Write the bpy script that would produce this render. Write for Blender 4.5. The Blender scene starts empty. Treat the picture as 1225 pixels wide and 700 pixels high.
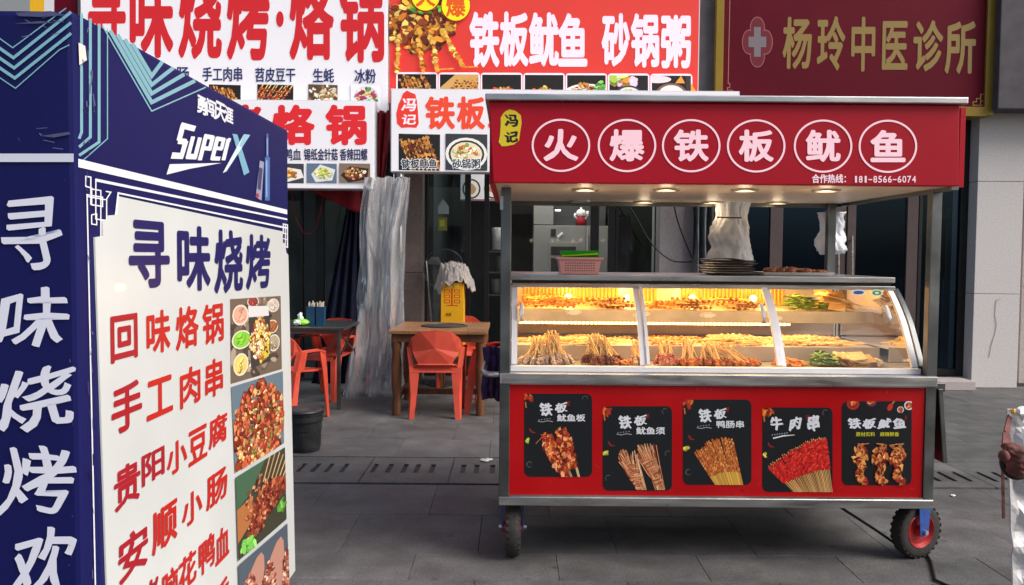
import bpy, bmesh, math, random
from mathutils import Vector, Matrix, noise
R = random.Random(7)
scn = bpy.context.scene
col = scn.collection
# ------------------------------------------------------------------ camera
F = 1000.0; EYE = 1.40; PITCH = math.atan(45/F); ROLL = .008
cd = bpy.data.cameras.new('camera'); cam = bpy.data.objects.new('camera', cd); col.objects.link(cam)
cd.sensor_width = 36; cd.lens = F/1225*36; cd.clip_start = .05; cd.clip_end = 500
cp, sp = math.cos(PITCH), math.sin(PITCH); cr, sr = math.cos(ROLL), math.sin(ROLL)
fw = Vector((0, cp, -sp)); up0 = Vector((0, sp, cp)); rt0 = Vector((1, 0, 0))
rt = rt0*cr + up0*sr; up = up0*cr - rt0*sr
m = Matrix((rt, up, -fw)).transposed().to_4x4(); m.translation = (0, 0, EYE)
cam.matrix_world = m; scn.camera = cam
# ------------------------------------------------------------------ sky, sun, exposure
w = bpy.data.worlds.new('World'); scn.world = w; w.use_nodes = True
nt = w.node_tree; bg = nt.nodes['Background']
sky = nt.nodes.new('ShaderNodeTexSky'); sky.sky_type = 'NISHITA'; sky.sun_disc = False
SUN_EL, SUN_AZ = math.radians(42), math.radians(115)      # azimuth from +Y towards +X
sky.sun_elevation = SUN_EL; sky.sun_rotation = SUN_AZ; sky.air_density = 1.0; sky.dust_density = 4.0; sky.ozone_density = 1.0
nt.links.new(sky.outputs[0], bg.inputs[0]); bg.inputs[1].default_value = .15
sl = bpy.data.lights.new('sun', 'SUN'); sl.energy = 3.3; sl.angle = math.radians(35); sl.color = (1, .95, .9)
so = bpy.data.objects.new('sun', sl); col.objects.link(so)
sd = Vector((math.sin(SUN_AZ)*math.cos(SUN_EL), math.cos(SUN_AZ)*math.cos(SUN_EL), math.sin(SUN_EL)))
so.rotation_euler = sd.to_track_quat('Z', 'Y').to_euler()
scn.view_settings.view_transform = 'Standard'; scn.view_settings.look = 'None'
scn.view_settings.exposure = 0.0; scn.view_settings.gamma = 1
scn.cycles.max_bounces = 8; scn.cycles.transparent_max_bounces = 24
# ------------------------------------------------------------------ pixel helpers (photo 1225x700)
def ray(px, py):
    x = (px-612.5)/F; y = -(py-350)/F
    return rt*x + up*y + fw
def at(px, py, Y):
    d = ray(px, py); return Vector((0, 0, EYE)) + d*(Y/d.y)
def gr(px, py, z=0.0):
    d = ray(px, py); return Vector((0, 0, EYE)) + d*((z-EYE)/d.z)
def atx(px, py, X):
    d = ray(px, py); return Vector((0, 0, EYE)) + d*(X/d.x)
# ------------------------------------------------------------------ materials
def lin(h):
    h = h.lstrip('#'); v = [int(h[i:i+2], 16)/255 for i in (0, 2, 4)]
    return tuple(c/12.92 if c <= .04045 else ((c+.055)/1.055)**2.4 for c in v)
def mat(name, c, rough=.6, metal=0, var=.12, scale=8, bump=0, bscale=60, spec=.5, emit=None, es=0, trans=0, coat=0, rv=0, stretch=None):
    m = bpy.data.materials.new(name); m.use_nodes = True; n = m.node_tree; b = n.nodes['Principled BSDF']
    if isinstance(c, str): c = lin(c)
    tc = n.nodes.new('ShaderNodeTexCoord'); src = tc.outputs['Object']
    if stretch:
        mp = n.nodes.new('ShaderNodeMapping'); mp.inputs['Scale'].default_value = stretch
        n.links.new(src, mp.inputs[0]); src = mp.outputs[0]
    if var:
        t = n.nodes.new('ShaderNodeTexNoise'); t.inputs['Scale'].default_value = scale; t.inputs['Detail'].default_value = 6
        n.links.new(src, t.inputs['Vector'])
        mr = n.nodes.new('ShaderNodeMapRange'); mr.inputs[1].default_value = .3; mr.inputs[2].default_value = .7
        mr.inputs[3].default_value = 1-var; mr.inputs[4].default_value = 1+var
        n.links.new(t.outputs[0], mr.inputs[0])
        mx = n.nodes.new('ShaderNodeVectorMath'); mx.operation = 'SCALE'; mx.inputs[0].default_value = c
        n.links.new(mr.outputs[0], mx.inputs['Scale']); n.links.new(mx.outputs[0], b.inputs['Base Color'])
        if rv:
            r2 = n.nodes.new('ShaderNodeMapRange'); r2.inputs[1].default_value = .3; r2.inputs[2].default_value = .7
            r2.inputs[3].default_value = max(0, rough-rv); r2.inputs[4].default_value = min(1, rough+rv)
            n.links.new(t.outputs[0], r2.inputs[0]); n.links.new(r2.outputs[0], b.inputs['Roughness'])
    else: b.inputs['Base Color'].default_value = (*c, 1)
    if not rv or not var: b.inputs['Roughness'].default_value = rough
    b.inputs['Metallic'].default_value = metal; b.inputs['Specular IOR Level'].default_value = spec
    b.inputs['Transmission Weight'].default_value = trans; b.inputs['Coat Weight'].default_value = coat
    if emit is not None:
        b.inputs['Emission Color'].default_value = (*(lin(emit) if isinstance(emit, str) else emit), 1); b.inputs['Emission Strength'].default_value = es
    if bump:
        t2 = n.nodes.new('ShaderNodeTexNoise'); t2.inputs['Scale'].default_value = bscale; t2.inputs['Detail'].default_value = 5
        n.links.new(src, t2.inputs['Vector'])
        bn = n.nodes.new('ShaderNodeBump'); bn.inputs['Strength'].default_value = bump; bn.inputs['Distance'].default_value = .01
        n.links.new(t2.outputs[0], bn.inputs['Height']); n.links.new(bn.outputs[0], b.inputs['Normal'])
    return m
def print_mat(name, es, rough=.45):
    m = bpy.data.materials.new(name); m.use_nodes = True; n = m.node_tree; b = n.nodes['Principled BSDF']
    a = n.nodes.new('ShaderNodeAttribute'); a.attribute_name = 'Col'
    n.links.new(a.outputs['Color'], b.inputs['Base Color']); b.inputs['Roughness'].default_value = rough
    if es:
        n.links.new(a.outputs['Color'], b.inputs['Emission Color']); b.inputs['Emission Strength'].default_value = es
    return m
def glass_mat(name, tint, rough=.02, haze=0.0, ior=1.45, gc=(1, 1, 1), hmin=0):
    m = bpy.data.materials.new(name); m.use_nodes = True; n = m.node_tree; n.nodes.clear()
    o = n.nodes.new('ShaderNodeOutputMaterial'); t = n.nodes.new('ShaderNodeBsdfTransparent'); t.inputs[0].default_value = (*tint, 1)
    g = n.nodes.new('ShaderNodeBsdfGlossy'); g.inputs[0].default_value = (*gc, 1); g.inputs[1].default_value = rough
    f = n.nodes.new('ShaderNodeFresnel'); f.inputs[0].default_value = ior
    mx = n.nodes.new('ShaderNodeMixShader'); n.links.new(f.outputs[0], mx.inputs[0]); n.links.new(t.outputs[0], mx.inputs[1]); n.links.new(g.outputs[0], mx.inputs[2])
    last = mx
    if haze:
        d = n.nodes.new('ShaderNodeBsdfDiffuse'); d.inputs[0].default_value = (.7, .7, .72, 1)
        tx = n.nodes.new('ShaderNodeTexNoise'); tx.inputs['Scale'].default_value = 3
        mr = n.nodes.new('ShaderNodeMapRange'); mr.inputs[1].default_value = .35; mr.inputs[2].default_value = .7; mr.inputs[3].default_value = haze*hmin; mr.inputs[4].default_value = haze
        n.links.new(tx.outputs[0], mr.inputs[0])
        m2 = n.nodes.new('ShaderNodeMixShader'); n.links.new(mr.outputs[0], m2.inputs[0]); n.links.new(mx.outputs[0], m2.inputs[1]); n.links.new(d.outputs[0], m2.inputs[2]); last = m2
    n.links.new(last.outputs[0], o.inputs[0]); return m
M = {}
M['steel'] = mat('brushed_stainless', (.50, .50, .49), .34, 1, .14, 5, .05, 40, rv=.1, stretch=(1, 1, 6))
M['steel_dk'] = mat('dull_steel', (.17, .18, .18), .40, 1, .2, 6, .08, 30, rv=.1)
M['white_frame'] = mat('white_coated_aluminium', (.72, .72, .74), .35, 0, .04, 20)
M['red_panel'] = mat('red_panel_film', lin('#a8020a'), .38, 0, .10, 2.2, rv=.12, spec=.3)
M['fascia'] = mat('red_acrylic_fascia', lin('#a00820'), .42, 0, .06, 3, spec=.25, emit=lin('#a80a24'), es=.08)
M['ceil'] = mat('cream_ceiling_sheet', (.84, .70, .54), .4, 0, .08, 3)
M['black'] = mat('black_plastic', (.02, .02, .021), .5, 0, .2, 20)
M['rubber'] = mat('tyre_rubber', (.022, .021, .02), .8, 0, .3, 40, .3, 90)
M['rim'] = mat('red_rim_paint', lin('#a81e22'), .45, 0, .25, 20)
M['blue'] = mat('blue_caster_fork', lin('#27478f'), .45, 0, .2, 20)
M['coral'] = mat('coral_plastic', lin('#cb4c38'), .45, 0, .14, 7, rv=.12)
M['wood'] = mat('varnished_wood', (.26, .125, .055), .35, 0, .45, 4, .1, 30, stretch=(1, 9, 9), rv=.1)
M['wood_leg'] = mat('varnished_wood_leg', (.13, .05, .02), .4, 0, .4, 4, .1, 30, stretch=(9, 9, 1))
M['black_top'] = mat('black_laminate', (.03, .034, .033), .3, 0, .2, 8)
M['slab'] = None
M['joint'] = mat('dirty_joint', (.064, .063, .063), .95, 0, .3, 5, .3, 50)
M['pillar_dk'] = mat('brown_grey_stone', (.15, .115, .105), .6, 0, .15, 30, .1, 120)
M['pillar'] = mat('pale_granite', (.58, .555, .54), .7, 0, .12, 60, .12, 160)
M['pillar_mid'] = mat('pinkish_granite', (.42, .375, .36), .7, 0, .16, 70, .12, 160)
M['wall_dk'] = mat('dark_grey_wall', (.075, .07, .08), .8, 0, .2, 6, .1, 40)
M['frame_blk'] = mat('black_door_frame', (.015, .015, .016), .4, .3, .2, 10)
M['frame_brn'] = mat('brown_door_frame', (.085, .06, .058), .5, .2, .15, 8)
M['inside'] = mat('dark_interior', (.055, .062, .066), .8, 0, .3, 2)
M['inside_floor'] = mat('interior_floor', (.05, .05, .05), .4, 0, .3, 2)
M['cabinet'] = mat('grey_steel_cabinet', (.24, .25, .235), .45, .2, .1, 3)
M['navy'] = mat('navy_fabric', (.006, .009, .035), .9, 0, .3, 20, .2, 200)
M['redcloth'] = mat('red_cloth', lin('#8d0c1c'), .75, 0, .15, 12, .2, 100)
M['purple'] = mat('purple_towel', lin('#35214f'), .95, 0, .3, 40, .5, 300)
M['pink'] = mat('pink_plastic', lin('#eeb0b2'), .4, 0, .05, 8)
M['green'] = mat('green_plastic', lin('#18b02c'), .35, 0, .06, 8)
M['lime'] = mat('lime_plastic', lin('#a8dc2a'), .4, 0, .06, 8)
M['yellow'] = mat('yellow_card', lin('#dca005'), .5, 0, .07, 6)
M['yframe'] = mat('yellow_sign_frame', lin('#8f741c'), .4, .2, .1, 4)
M['rag'] = mat('grey_rag', (.30, .27, .25), .95, 0, .25, 20, .4, 150)
M['navyprint'] = mat('navy_sign_film', lin('#101452'), .55, 0, .12, 3, spec=.25)
M['tape'] = mat('clear_packing_tape', (.07, .075, .16), .12, 0, .2, 20)
M['white_sign'] = mat('white_sign_face', (.78, .77, .80), .4, 0, .02, 2, emit=(.78, .76, .82), es=.32)
M['white_edge'] = mat('white_sign_edge', (.62, .62, .66), .5, 0, .05, 4)
M['warm_led'] = mat('warm_led', (1, .8, .45), .5, 0, 0, emit=(1, .58, .16), es=12)
M['warm_disc'] = mat('warm_downlight', (1, .85, .6), .5, 0, 0, emit=(1, .66, .34), es=4)
M['cool_disc'] = mat('cool_downlight', (1, 1, 1), .5, 0, 0, emit=(1, 1, .95), es=2.5)
M['case_in'] = mat('stainless_case_lining', (.66, .60, .55), .38, .35, .1, 4)
M['ribs'] = mat('ribbed_yellow_backing', (.85, .44, .05), .45, 0, .06, 8)
M['stick'] = mat('bamboo_skewer', (.80, .55, .22), .7, 0, .2, 30)
M['tray'] = mat('tin_tray', (.45, .42, .38), .4, .8, .15, 10)
M['blue_cup'] = mat('dark_blue_holder', lin('#15405e'), .4, 0, .1, 10)
M['chop'] = mat('wrapped_chopsticks', (.62, .55, .46), .7, 0, .2, 40)
M['tissue_pack'] = mat('green_tissue_pack', lin('#8fd24a'), .4, 0, .3, 30)
M['tissue'] = mat('white_tissue', (.78, .8, .78), .8, 0, .1, 30)
M['silver'] = mat('silver_foil_cloth', (.62, .61, .61), .45, .25, .12, 6, .5, 9)
M['brown_lea'] = mat('brown_leather', lin('#633530'), .75, 0, .45, 22, .9, 26)
M['cable'] = mat('black_cable', (.012, .012, .012), .5, 0, .2, 30)
M['white_bag'] = mat('white_plastic_bag', (.74, .78, .86), .2, 0, .1, 10, .5, 22); M['white_bag'].node_tree.nodes['Principled BSDF'].inputs['Alpha'].default_value = .8
n_ = M['white_bag'].node_tree.nodes['Principled BSDF']; n_.inputs['Subsurface Weight'].default_value = .0
M['meat_dk'] = mat('dark_glazed_meat', (.24, .075, .03), .3, 0, .6, 60, .5, 80)
M['meat_org'] = mat('orange_marinated_food', (.55, .17, .03), .35, 0, .5, 60, .5, 80)
M['meat_pink'] = mat('raw_pink_meat', (.58, .22, .15), .35, 0, .6, 90, .5, 80)
M['meat_grey'] = mat('grey_squid_meat', (.56, .42, .32), .35, 0, .6, 90, .5, 80)
M['leaf'] = mat('green_vegetable', (.10, .20, .03), .5, 0, .6, 60, .4, 80)
M['tofu'] = mat('pale_tofu_sheet', (.58, .38, .17), .5, 0, .2, 30, .3, 50)
M['glass'] = glass_mat('clear_case_glass', (.98, .98, .98), .02, .0, 1.38)
M['door_glass'] = glass_mat('shop_door_glass', (.40, .48, .50), .02, .07, 1.5, (.6, .78, .8))
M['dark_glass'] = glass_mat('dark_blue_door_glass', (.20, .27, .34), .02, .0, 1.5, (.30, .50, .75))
M['film_old'] = glass_mat('clear_plastic_sheet', (.80, .81, .82), .34, .35, 1.35)
M['film'] = glass_mat('clear_plastic_film', (.88, .89, .89), .16, .36, 1.25, (1, 1, 1), .6)
M['print'] = print_mat('printed_film', 0, .35)
M['print_lit'] = print_mat('backlit_print', .32)
M['print_soft'] = print_mat('soft_backlit_print', .14)
M['print_fascia'] = print_mat('fascia_print', .25)
# paving slab: colour differs by slab through object-info random
def slab_mat():
    m = mat('grey_paving_stone', (.088, .088, .088), .66, 0, .22, 3.5, .35, 130, rv=.14)
    n = m.node_tree; b = n.nodes['Principled BSDF']; src = b.inputs['Base Color'].links[0].from_socket
    oi = n.nodes.new('ShaderNodeObjectInfo'); mr = n.nodes.new('ShaderNodeMapRange'); mr.inputs[3].default_value = .93; mr.inputs[4].default_value = 1.08
    n.links.new(oi.outputs['Random'], mr.inputs[0])
    geo = n.nodes.new('ShaderNodeNewGeometry')
    sp_ = n.nodes.new('ShaderNodeTexNoise'); sp_.inputs['Scale'].default_value = 85; sp_.inputs['Detail'].default_value = 8; sp_.inputs['Roughness'].default_value = .75; n.links.new(geo.outputs['Position'], sp_.inputs['Vector'])
    r2 = n.nodes.new('ShaderNodeMapRange'); r2.inputs[1].default_value = .35; r2.inputs[2].default_value = .7; r2.inputs[3].default_value = .66; r2.inputs[4].default_value = 1.5; n.links.new(sp_.outputs[0], r2.inputs[0])
    st = n.nodes.new('ShaderNodeTexNoise'); st.inputs['Scale'].default_value = 1.1; st.inputs['Detail'].default_value = 8; st.inputs['Roughness'].default_value = .65; n.links.new(geo.outputs['Position'], st.inputs['Vector'])
    r3 = n.nodes.new('ShaderNodeMapRange'); r3.inputs[1].default_value = .35; r3.inputs[2].default_value = .65; r3.inputs[3].default_value = .78; r3.inputs[4].default_value = 1.22; n.links.new(st.outputs[0], r3.inputs[0])
    vo = n.nodes.new('ShaderNodeTexVoronoi'); vo.inputs['Scale'].default_value = 4.2; n.links.new(geo.outputs['Position'], vo.inputs['Vector'])
    r4 = n.nodes.new('ShaderNodeMapRange'); r4.inputs[1].default_value = .05; r4.inputs[2].default_value = .09; r4.inputs[3].default_value = .62; r4.inputs[4].default_value = 1; n.links.new(vo.outputs['Distance'], r4.inputs[0])
    s5_ = n.nodes.new('ShaderNodeTexNoise'); s5_.inputs['Scale'].default_value = 5; s5_.inputs['Detail'].default_value = 10; s5_.inputs['Roughness'].default_value = .7; n.links.new(geo.outputs['Position'], s5_.inputs['Vector'])
    r5 = n.nodes.new('ShaderNodeMapRange'); r5.inputs[1].default_value = .3; r5.inputs[2].default_value = .7; r5.inputs[3].default_value = .72; r5.inputs[4].default_value = 1.28; n.links.new(s5_.outputs[0], r5.inputs[0])
    last = src
    for s in (mr, r2, r3, r4, r5):
        v = n.nodes.new('ShaderNodeVectorMath'); v.operation = 'SCALE'; n.links.new(last, v.inputs[0]); n.links.new(s.outputs[0], v.inputs['Scale']); last = v.outputs[0]
    n.links.new(last, b.inputs['Base Color']); return m
M['slab'] = slab_mat()
# ------------------------------------------------------------------ geometry collector
ORG = {}
def tag(o, label=None, cat=None, group=None, kind=None):
    if label: o['label'] = label
    if cat: o['category'] = cat
    if group: o['group'] = group
    if kind: o['kind'] = kind
    return o
def thing(name, loc, label, cat, group=None, rz=0):
    o = bpy.data.objects.new(name, None); col.objects.link(o); o.empty_display_size = .1
    o.location = loc; o.rotation_euler = (0, 0, rz); tag(o, label, cat, group); ORG[o.name] = Vector(loc); return o
class G:
    def __init__(s): s.v = []; s.f = []; s.c = []
    def add(s, vs, fs, c=None):
        k = len(s.v); s.v += [tuple(v) for v in vs]; s.f += [tuple(i+k for i in f) for f in fs]; s.c += [c]*len(fs); return s
    def box(s, x0, x1, y0, y1, z0, z1):
        return s.add([(x, y, z) for z in (z0, z1) for y in (y0, y1) for x in (x0, x1)],
              [(0, 2, 3, 1), (4, 5, 7, 6), (0, 1, 5, 4), (2, 6, 7, 3), (0, 4, 6, 2), (1, 3, 7, 5)])
    def bar(s, p, q, a, b, upv=(0, 0, 1), a2=None, b2=None):
        p, q = Vector(p), Vector(q); d = (q-p).normalized(); u = Vector(upv)
        if abs(d.dot(u)) > .95: u = Vector((0, 1, 0))
        x = d.cross(u).normalized(); y = x.cross(d).normalized(); a2 = a if a2 is None else a2; b2 = b if b2 is None else b2
        vs = [p+x*(i*a/2)+y*(j*b/2) for i, j in ((-1, -1), (1, -1), (1, 1), (-1, 1))]+[q+x*(i*a2/2)+y*(j*b2/2) for i, j in ((-1, -1), (1, -1), (1, 1), (-1, 1))]
        return s.add(vs, [(3, 2, 1, 0), (4, 5, 6, 7), (0, 1, 5, 4), (1, 2, 6, 5), (2, 3, 7, 6), (3, 0, 4, 7)])
    def cyl(s, p, q, r0, r1=None, n=16, caps=True):
        r1 = r0 if r1 is None else r1; p, q = Vector(p), Vector(q); d = (q-p).normalized(); u = Vector((0, 0, 1)) if abs(d.z) < .9 else Vector((1, 0, 0))
        x = d.cross(u).normalized(); y = x.cross(d)
        vs = [p+(x*math.cos(t)+y*math.sin(t))*r0 for t in [i*2*math.pi/n for i in range(n)]]+[q+(x*math.cos(t)+y*math.sin(t))*r1 for t in [i*2*math.pi/n for i in range(n)]]
        fs = [(i, (i+1) % n, n+(i+1) % n, n+i) for i in range(n)]
        if caps: fs += [tuple(range(n-1, -1, -1)), tuple(range(n, 2*n))]
        return s.add(vs, fs)
    def tube(s, pts, r, n=8):
        pts = [Vector(p) for p in pts]; rings = []; ref = Vector((0, 0, 1))
        for i, p in enumerate(pts):
            d = (pts[min(i+1, len(pts)-1)]-pts[max(i-1, 0)]).normalized(); u = ref if abs(d.dot(ref)) < .95 else Vector((1, 0, 0))
            x = d.cross(u).normalized(); y = x.cross(d); rr = r[i] if isinstance(r, (list, tuple)) else r
            rings += [p+(x*math.cos(t)+y*math.sin(t))*rr for t in [k*2*math.pi/n for k in range(n)]]
        fs = [(i*n+k, i*n+(k+1) % n, (i+1)*n+(k+1) % n, (i+1)*n+k) for i in range(len(pts)-1) for k in range(n)]
        fs += [tuple(range(n-1, -1, -1)), tuple(range((len(pts)-1)*n, len(pts)*n))]
        return s.add(rings, fs)
    def lathe(s, c, prof, n=20, axis=(0, 0, 1), sx=1, sy=1):
        c = Vector(c); d = Vector(axis).normalized(); u = Vector((0, 0, 1)) if abs(d.z) < .9 else Vector((1, 0, 0))
        x = d.cross(u).normalized(); y = x.cross(d); vs = []
        for r, h in prof: vs += [c+d*h+(x*math.cos(t)*sx+y*math.sin(t)*sy)*r for t in [i*2*math.pi/n for i in range(n)]]
        fs = [(j*n+i, j*n+(i+1) % n, (j+1)*n+(i+1) % n, (j+1)*n+i) for j in range(len(prof)-1) for i in range(n)]
        return s.add(vs, fs)
    def blob(s, c, r, seed=0, jit=.15, nu=6, nv=4, rot=None):
        c = Vector(c); rr = r if isinstance(r, (tuple, list)) else (r, r, r); vs = []; rg = random.Random(seed)
        for j in range(nv+1):
            ph = math.pi*j/nv
            for i in range(nu):
                t = 2*math.pi*i/nu; k = 1+rg.uniform(-jit, jit)
                v = Vector((rr[0]*math.sin(ph)*math.cos(t)*k, rr[1]*math.sin(ph)*math.sin(t)*k, rr[2]*math.cos(ph)*k))
                if rot: v = rot @ v
                vs.append(c+v)
        return s.add(vs, [(j*nu+i, j*nu+(i+1) % nu, (j+1)*nu+(i+1) % nu, (j+1)*nu+i) for j in range(nv) for i in range(nu)])
    def prism(s, pts, n, th):          # planar outline extruded along n by th
        n = Vector(n).normalized()*th; k = len(pts); pts = [Vector(p) for p in pts]
        return s.add(pts+[p+n for p in pts], [tuple(range(k-1, -1, -1)), tuple(range(k, 2*k))]+[(i, (i+1) % k, k+(i+1) % k, k+i) for i in range(k)])
    def build(s, name, m, parent=None, smooth=False, bev=0, solid=0, org=None, noclean=False):
        o_ = Vector((0, 0, 0)) if org is None else Vector(org)
        if parent is not None and parent.name in ORG: o_ = ORG[parent.name]
        me = bpy.data.meshes.new(name); me.from_pydata([tuple(Vector(v)-o_) for v in s.v], [], s.f)
        if any(c is not None for c in s.c):
            a = me.color_attributes.new('Col', 'FLOAT_COLOR', 'CORNER'); buf = []
            for p in me.polygons:
                c = s.c[p.index] or (1, 1, 1)
                for _ in range(p.loop_total): buf += [*c[:3], 1]
            a.data.foreach_set('color', buf)
        elif not noclean:
            bm = bmesh.new(); bm.from_mesh(me); bmesh.ops.recalc_face_normals(bm, faces=bm.faces)
            if bev: bmesh.ops.bevel(bm, geom=bm.edges[:]+bm.verts[:], offset=bev, segments=1 if bev < .004 else 2, affect='EDGES', profile=.6)
            if solid: bmesh.ops.solidify(bm, geom=bm.faces[:], thickness=solid)
            bm.to_mesh(me); bm.free()
        if smooth:
            for p in me.polygons: p.use_smooth = True
        me.materials.append(M[m] if isinstance(m, str) else m)
        o = bpy.data.objects.new(name, me); col.objects.link(o)
        if parent is not None: o.parent = parent; ORG[o.name] = o_
        elif org is not None: o.location = o_
        return o
def part(name, m, parent, fn, **k):
    g = G(); fn(g); return g.build(name, m, parent, **k)
def pbox(g, x0, y0, x1, y1, Y, th):    # box whose front face spans these pixels at depth Y
    ym, xm = (y0+y1)/2, (x0+x1)/2
    return g.box(at(x0, ym, Y).x, at(x1, ym, Y).x, Y, Y+th, at(xm, y1, Y).z, at(xm, y0, Y).z)
def clone(o, parent=None):
    c = o.copy(); col.objects.link(c); c.parent = parent
    if c.name not in ORG: ORG[c.name] = ORG.get(o.name, Vector((0, 0, 0)))
    for ch in list(o.children): clone(ch, c)
    return c
def nz(x, y, z=0): return noise.noise(Vector((x, y, z)))
# ------------------------------------------------------------------ glyphs
_gc = {}
def glyph(ch, bold=.03, res=3):
    k = ch
    if k not in _gc:
        c = bpy.data.curves.new('t', 'FONT'); c.body = ch; c.resolution_u = res
        o = bpy.data.objects.new('t', c); col.objects.link(o); bpy.context.view_layer.update()
        me = o.evaluated_get(bpy.context.evaluated_depsgraph_get()).to_mesh()
        vs = [(v.co.x, v.co.y) for v in me.vertices]; fs = [tuple(p.vertices) for p in me.polygons]
        bpy.data.objects.remove(o); bpy.data.curves.remove(c)
        xs = [a for a, b in vs] or [0, 1]; ys = [b for a, b in vs] or [0, 1]
        _gc[k] = (vs, fs, min(xs), max(xs), min(ys), max(ys))
    return _gc[k]
def clip01(p):
    for ax, lim, sg in ((0, 0, 1), (0, 1, -1), (1, 0, 1), (1, 1, -1)):
        out = []
        for i in range(len(p)):
            a, b = p[i-1], p[i]; da, db = (a[ax]-lim)*sg, (b[ax]-lim)*sg
            if (da >= 0) != (db >= 0):
                t = da/(da-db); out.append((a[0]+(b[0]-a[0])*t, a[1]+(b[1]-a[1])*t))
            if db >= 0: out.append(b)
        p = out
        if len(p) < 3: return []
    return p
class Print:
    """flat print on a plane: Y = const (kind 'Y') or X = const (kind 'X'); coordinates are photo pixels, or the unit square of a quad"""
    def __init__(s, kind, val, off=.002, step=3e-5): s.k, s.val, s.off, s.step, s.g, s.q, s.sep = kind, val, off, step, G(), None, None
    def w(s, p):
        if s.q:
            a, b, c, d = s.q; u, v = p      # TL TR BR BL
            p = tuple((a[i]*(1-u)+b[i]*u)*(1-v)+(d[i]*(1-u)+c[i]*u)*v for i in (0, 1))
        if s.k == 'Y': P = at(p[0], p[1], s.val); P.y -= s.off
        else: P = atx(p[0], p[1], s.val); P.x += s.off
        return P
    def quad(s, q): s.q = q; return s
    def poly(s, pts, c):
        if isinstance(c, str): c = lin(c)
        if s.q: pts = clip01([tuple(p) for p in pts])
        if len(pts) < 3: return
        s.g.add([s.w(p) for p in pts], [tuple(range(len(pts)))], c); s.off += s.step
    def rect(s, x0, y0, x1, y1, c): s.poly([(x0, y0), (x1, y0), (x1, y1), (x0, y1)], c)
    def rrect(s, x0, y0, x1, y1, r, c):
        pts = []
        for cx, cy, a in ((x1-r, y0+r, -90), (x1-r, y1-r, 0), (x0+r, y1-r, 90), (x0+r, y0+r, 180)):
            pts += [(cx+r*math.cos(math.radians(a+t)), cy+r*math.sin(math.radians(a+t))) for t in (0, 30, 60, 90)]
        s.poly(pts, c)
    def ell(s, cx, cy, rx, ry, c, rot=0, n=10, jit=0):
        pts = []
        for i in range(n):
            t = i*2*math.pi/n; k = 1+(R.uniform(-jit, jit) if jit else 0); x, y = rx*math.cos(t)*k, ry*math.sin(t)*k
            pts.append((cx+x*math.cos(rot)-y*math.sin(rot), cy+x*math.sin(rot)+y*math.cos(rot)))
        s.poly(pts, c)
    def ring(s, cx, cy, rx, ry, wd, c, n=48):
        c = lin(c) if isinstance(c, str) else c
        a = [(cx+rx*math.cos(i*2*math.pi/n), cy+ry*math.sin(i*2*math.pi/n)) for i in range(n)]
        b = [(cx+(rx-wd)*math.cos(i*2*math.pi/n), cy+(ry-wd)*math.sin(i*2*math.pi/n)) for i in range(n)]
        s.g.add([s.w(p) for p in a+b], [(i, (i+1) % n, n+(i+1) % n, n+i) for i in range(n)], c); s.off += s.step
    def stroke(s, pts, wd, c, taper=1):
        for i in range(len(pts)-1):
            (x0, y0), (x1, y1) = pts[i], pts[i+1]; L = math.hypot(x1-x0, y1-y0) or 1; nx, ny = -(y1-y0)/L*wd/2, (x1-x0)/L*wd/2
            t = taper if i == len(pts)-2 else 1
            s.poly([(x0+nx, y0+ny), (x1+nx*t, y1+ny*t), (x1-nx*t, y1-ny*t), (x0-nx, y0-ny)], c)
    def line(s, pts, wd, c, closed=False):     # mitred polyline
        c = lin(c) if isinstance(c, str) else c; n = len(pts); L = []; Rr = []
        for i in range(n):
            a = pts[i-1] if (i > 0 or closed) else None; b = pts[(i+1) % n] if (i < n-1 or closed) else None; p = pts[i]
            def nn(u, v):
                d = math.hypot(v[0]-u[0], v[1]-u[1]) or 1; return (-(v[1]-u[1])/d, (v[0]-u[0])/d)
            n1 = nn(a, p) if a else nn(p, b); n2 = nn(p, b) if b else n1
            mx, my = n1[0]+n2[0], n1[1]+n2[1]; k = 2/max(.4, (mx*mx+my*my)); mx *= k/2*wd/1; my *= k/2*wd/1
            L.append((p[0]+mx/1, p[1]+my/1)); Rr.append((p[0]-mx, p[1]-my))
        m = n if closed else n-1
        s.g.add([s.w(p) for p in L+Rr], [(i, (i+1) % n, n+(i+1) % n, n+i) for i in range(m)], c); s.off += s.step
    def glyph(s, ch, x0, y0, x1, y1, c, bold=.03, shear=0, em=False, out=None, brush=0):
        vs, fs, a, b, d, e = glyph(ch)
        if em: a, b, d, e = 0, 1, -.12, .88
        if out: s.glyph(ch, x0-out[1], y0-out[1], x1+out[1], y1+out[1], out[0], bold+.03, shear, em)
        c = lin(c) if isinstance(c, str) else c
        if brush:
            sd_ = ord(ch) % 17
            vs = [(x+brush*(.06*math.sin(4.5*y+sd_)+.05*(y-.4))+.03*brush*nz(x*5, y*5, sd_), y+brush*(.13*(x-.5)+.04*math.sin(5*x+sd_))+.03*brush*nz(x*6, y*6, sd_+3)) for x, y in vs]
            xs_ = [p[0] for p in vs]; ys_ = [p[1] for p in vs]; a, b, d, e = min(xs_), max(xs_), min(ys_), max(ys_)
        sw, sh = b-a or 1, e-d or 1
        if s.k == 'X' and not s.q:
            xc, yc = (x0+x1)/2, (y0+y1)/2; A, B = atx(x0, yc, s.val), atx(x1, yc, s.val)
            sl = abs((yc-308)/(612-xc))*(x1-x0)*.9
            T, Bo = atx(xc, y0+sl/2, s.val), atx(xc, y1-sl/2, s.val)
            vv = [(s.val+s.off, A.y+(B.y-A.y)*((x-a)/sw), Bo.z+(T.z-Bo.z)*((y-d)/sh)) for x, y in vs]
        else: vv = [s.w((x0+(x1-x0)*((x-a)/sw)+shear*(y-d)/sh*(x1-x0), y1+(y0-y1)*((y-d)/sh))) for x, y in vs]
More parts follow.
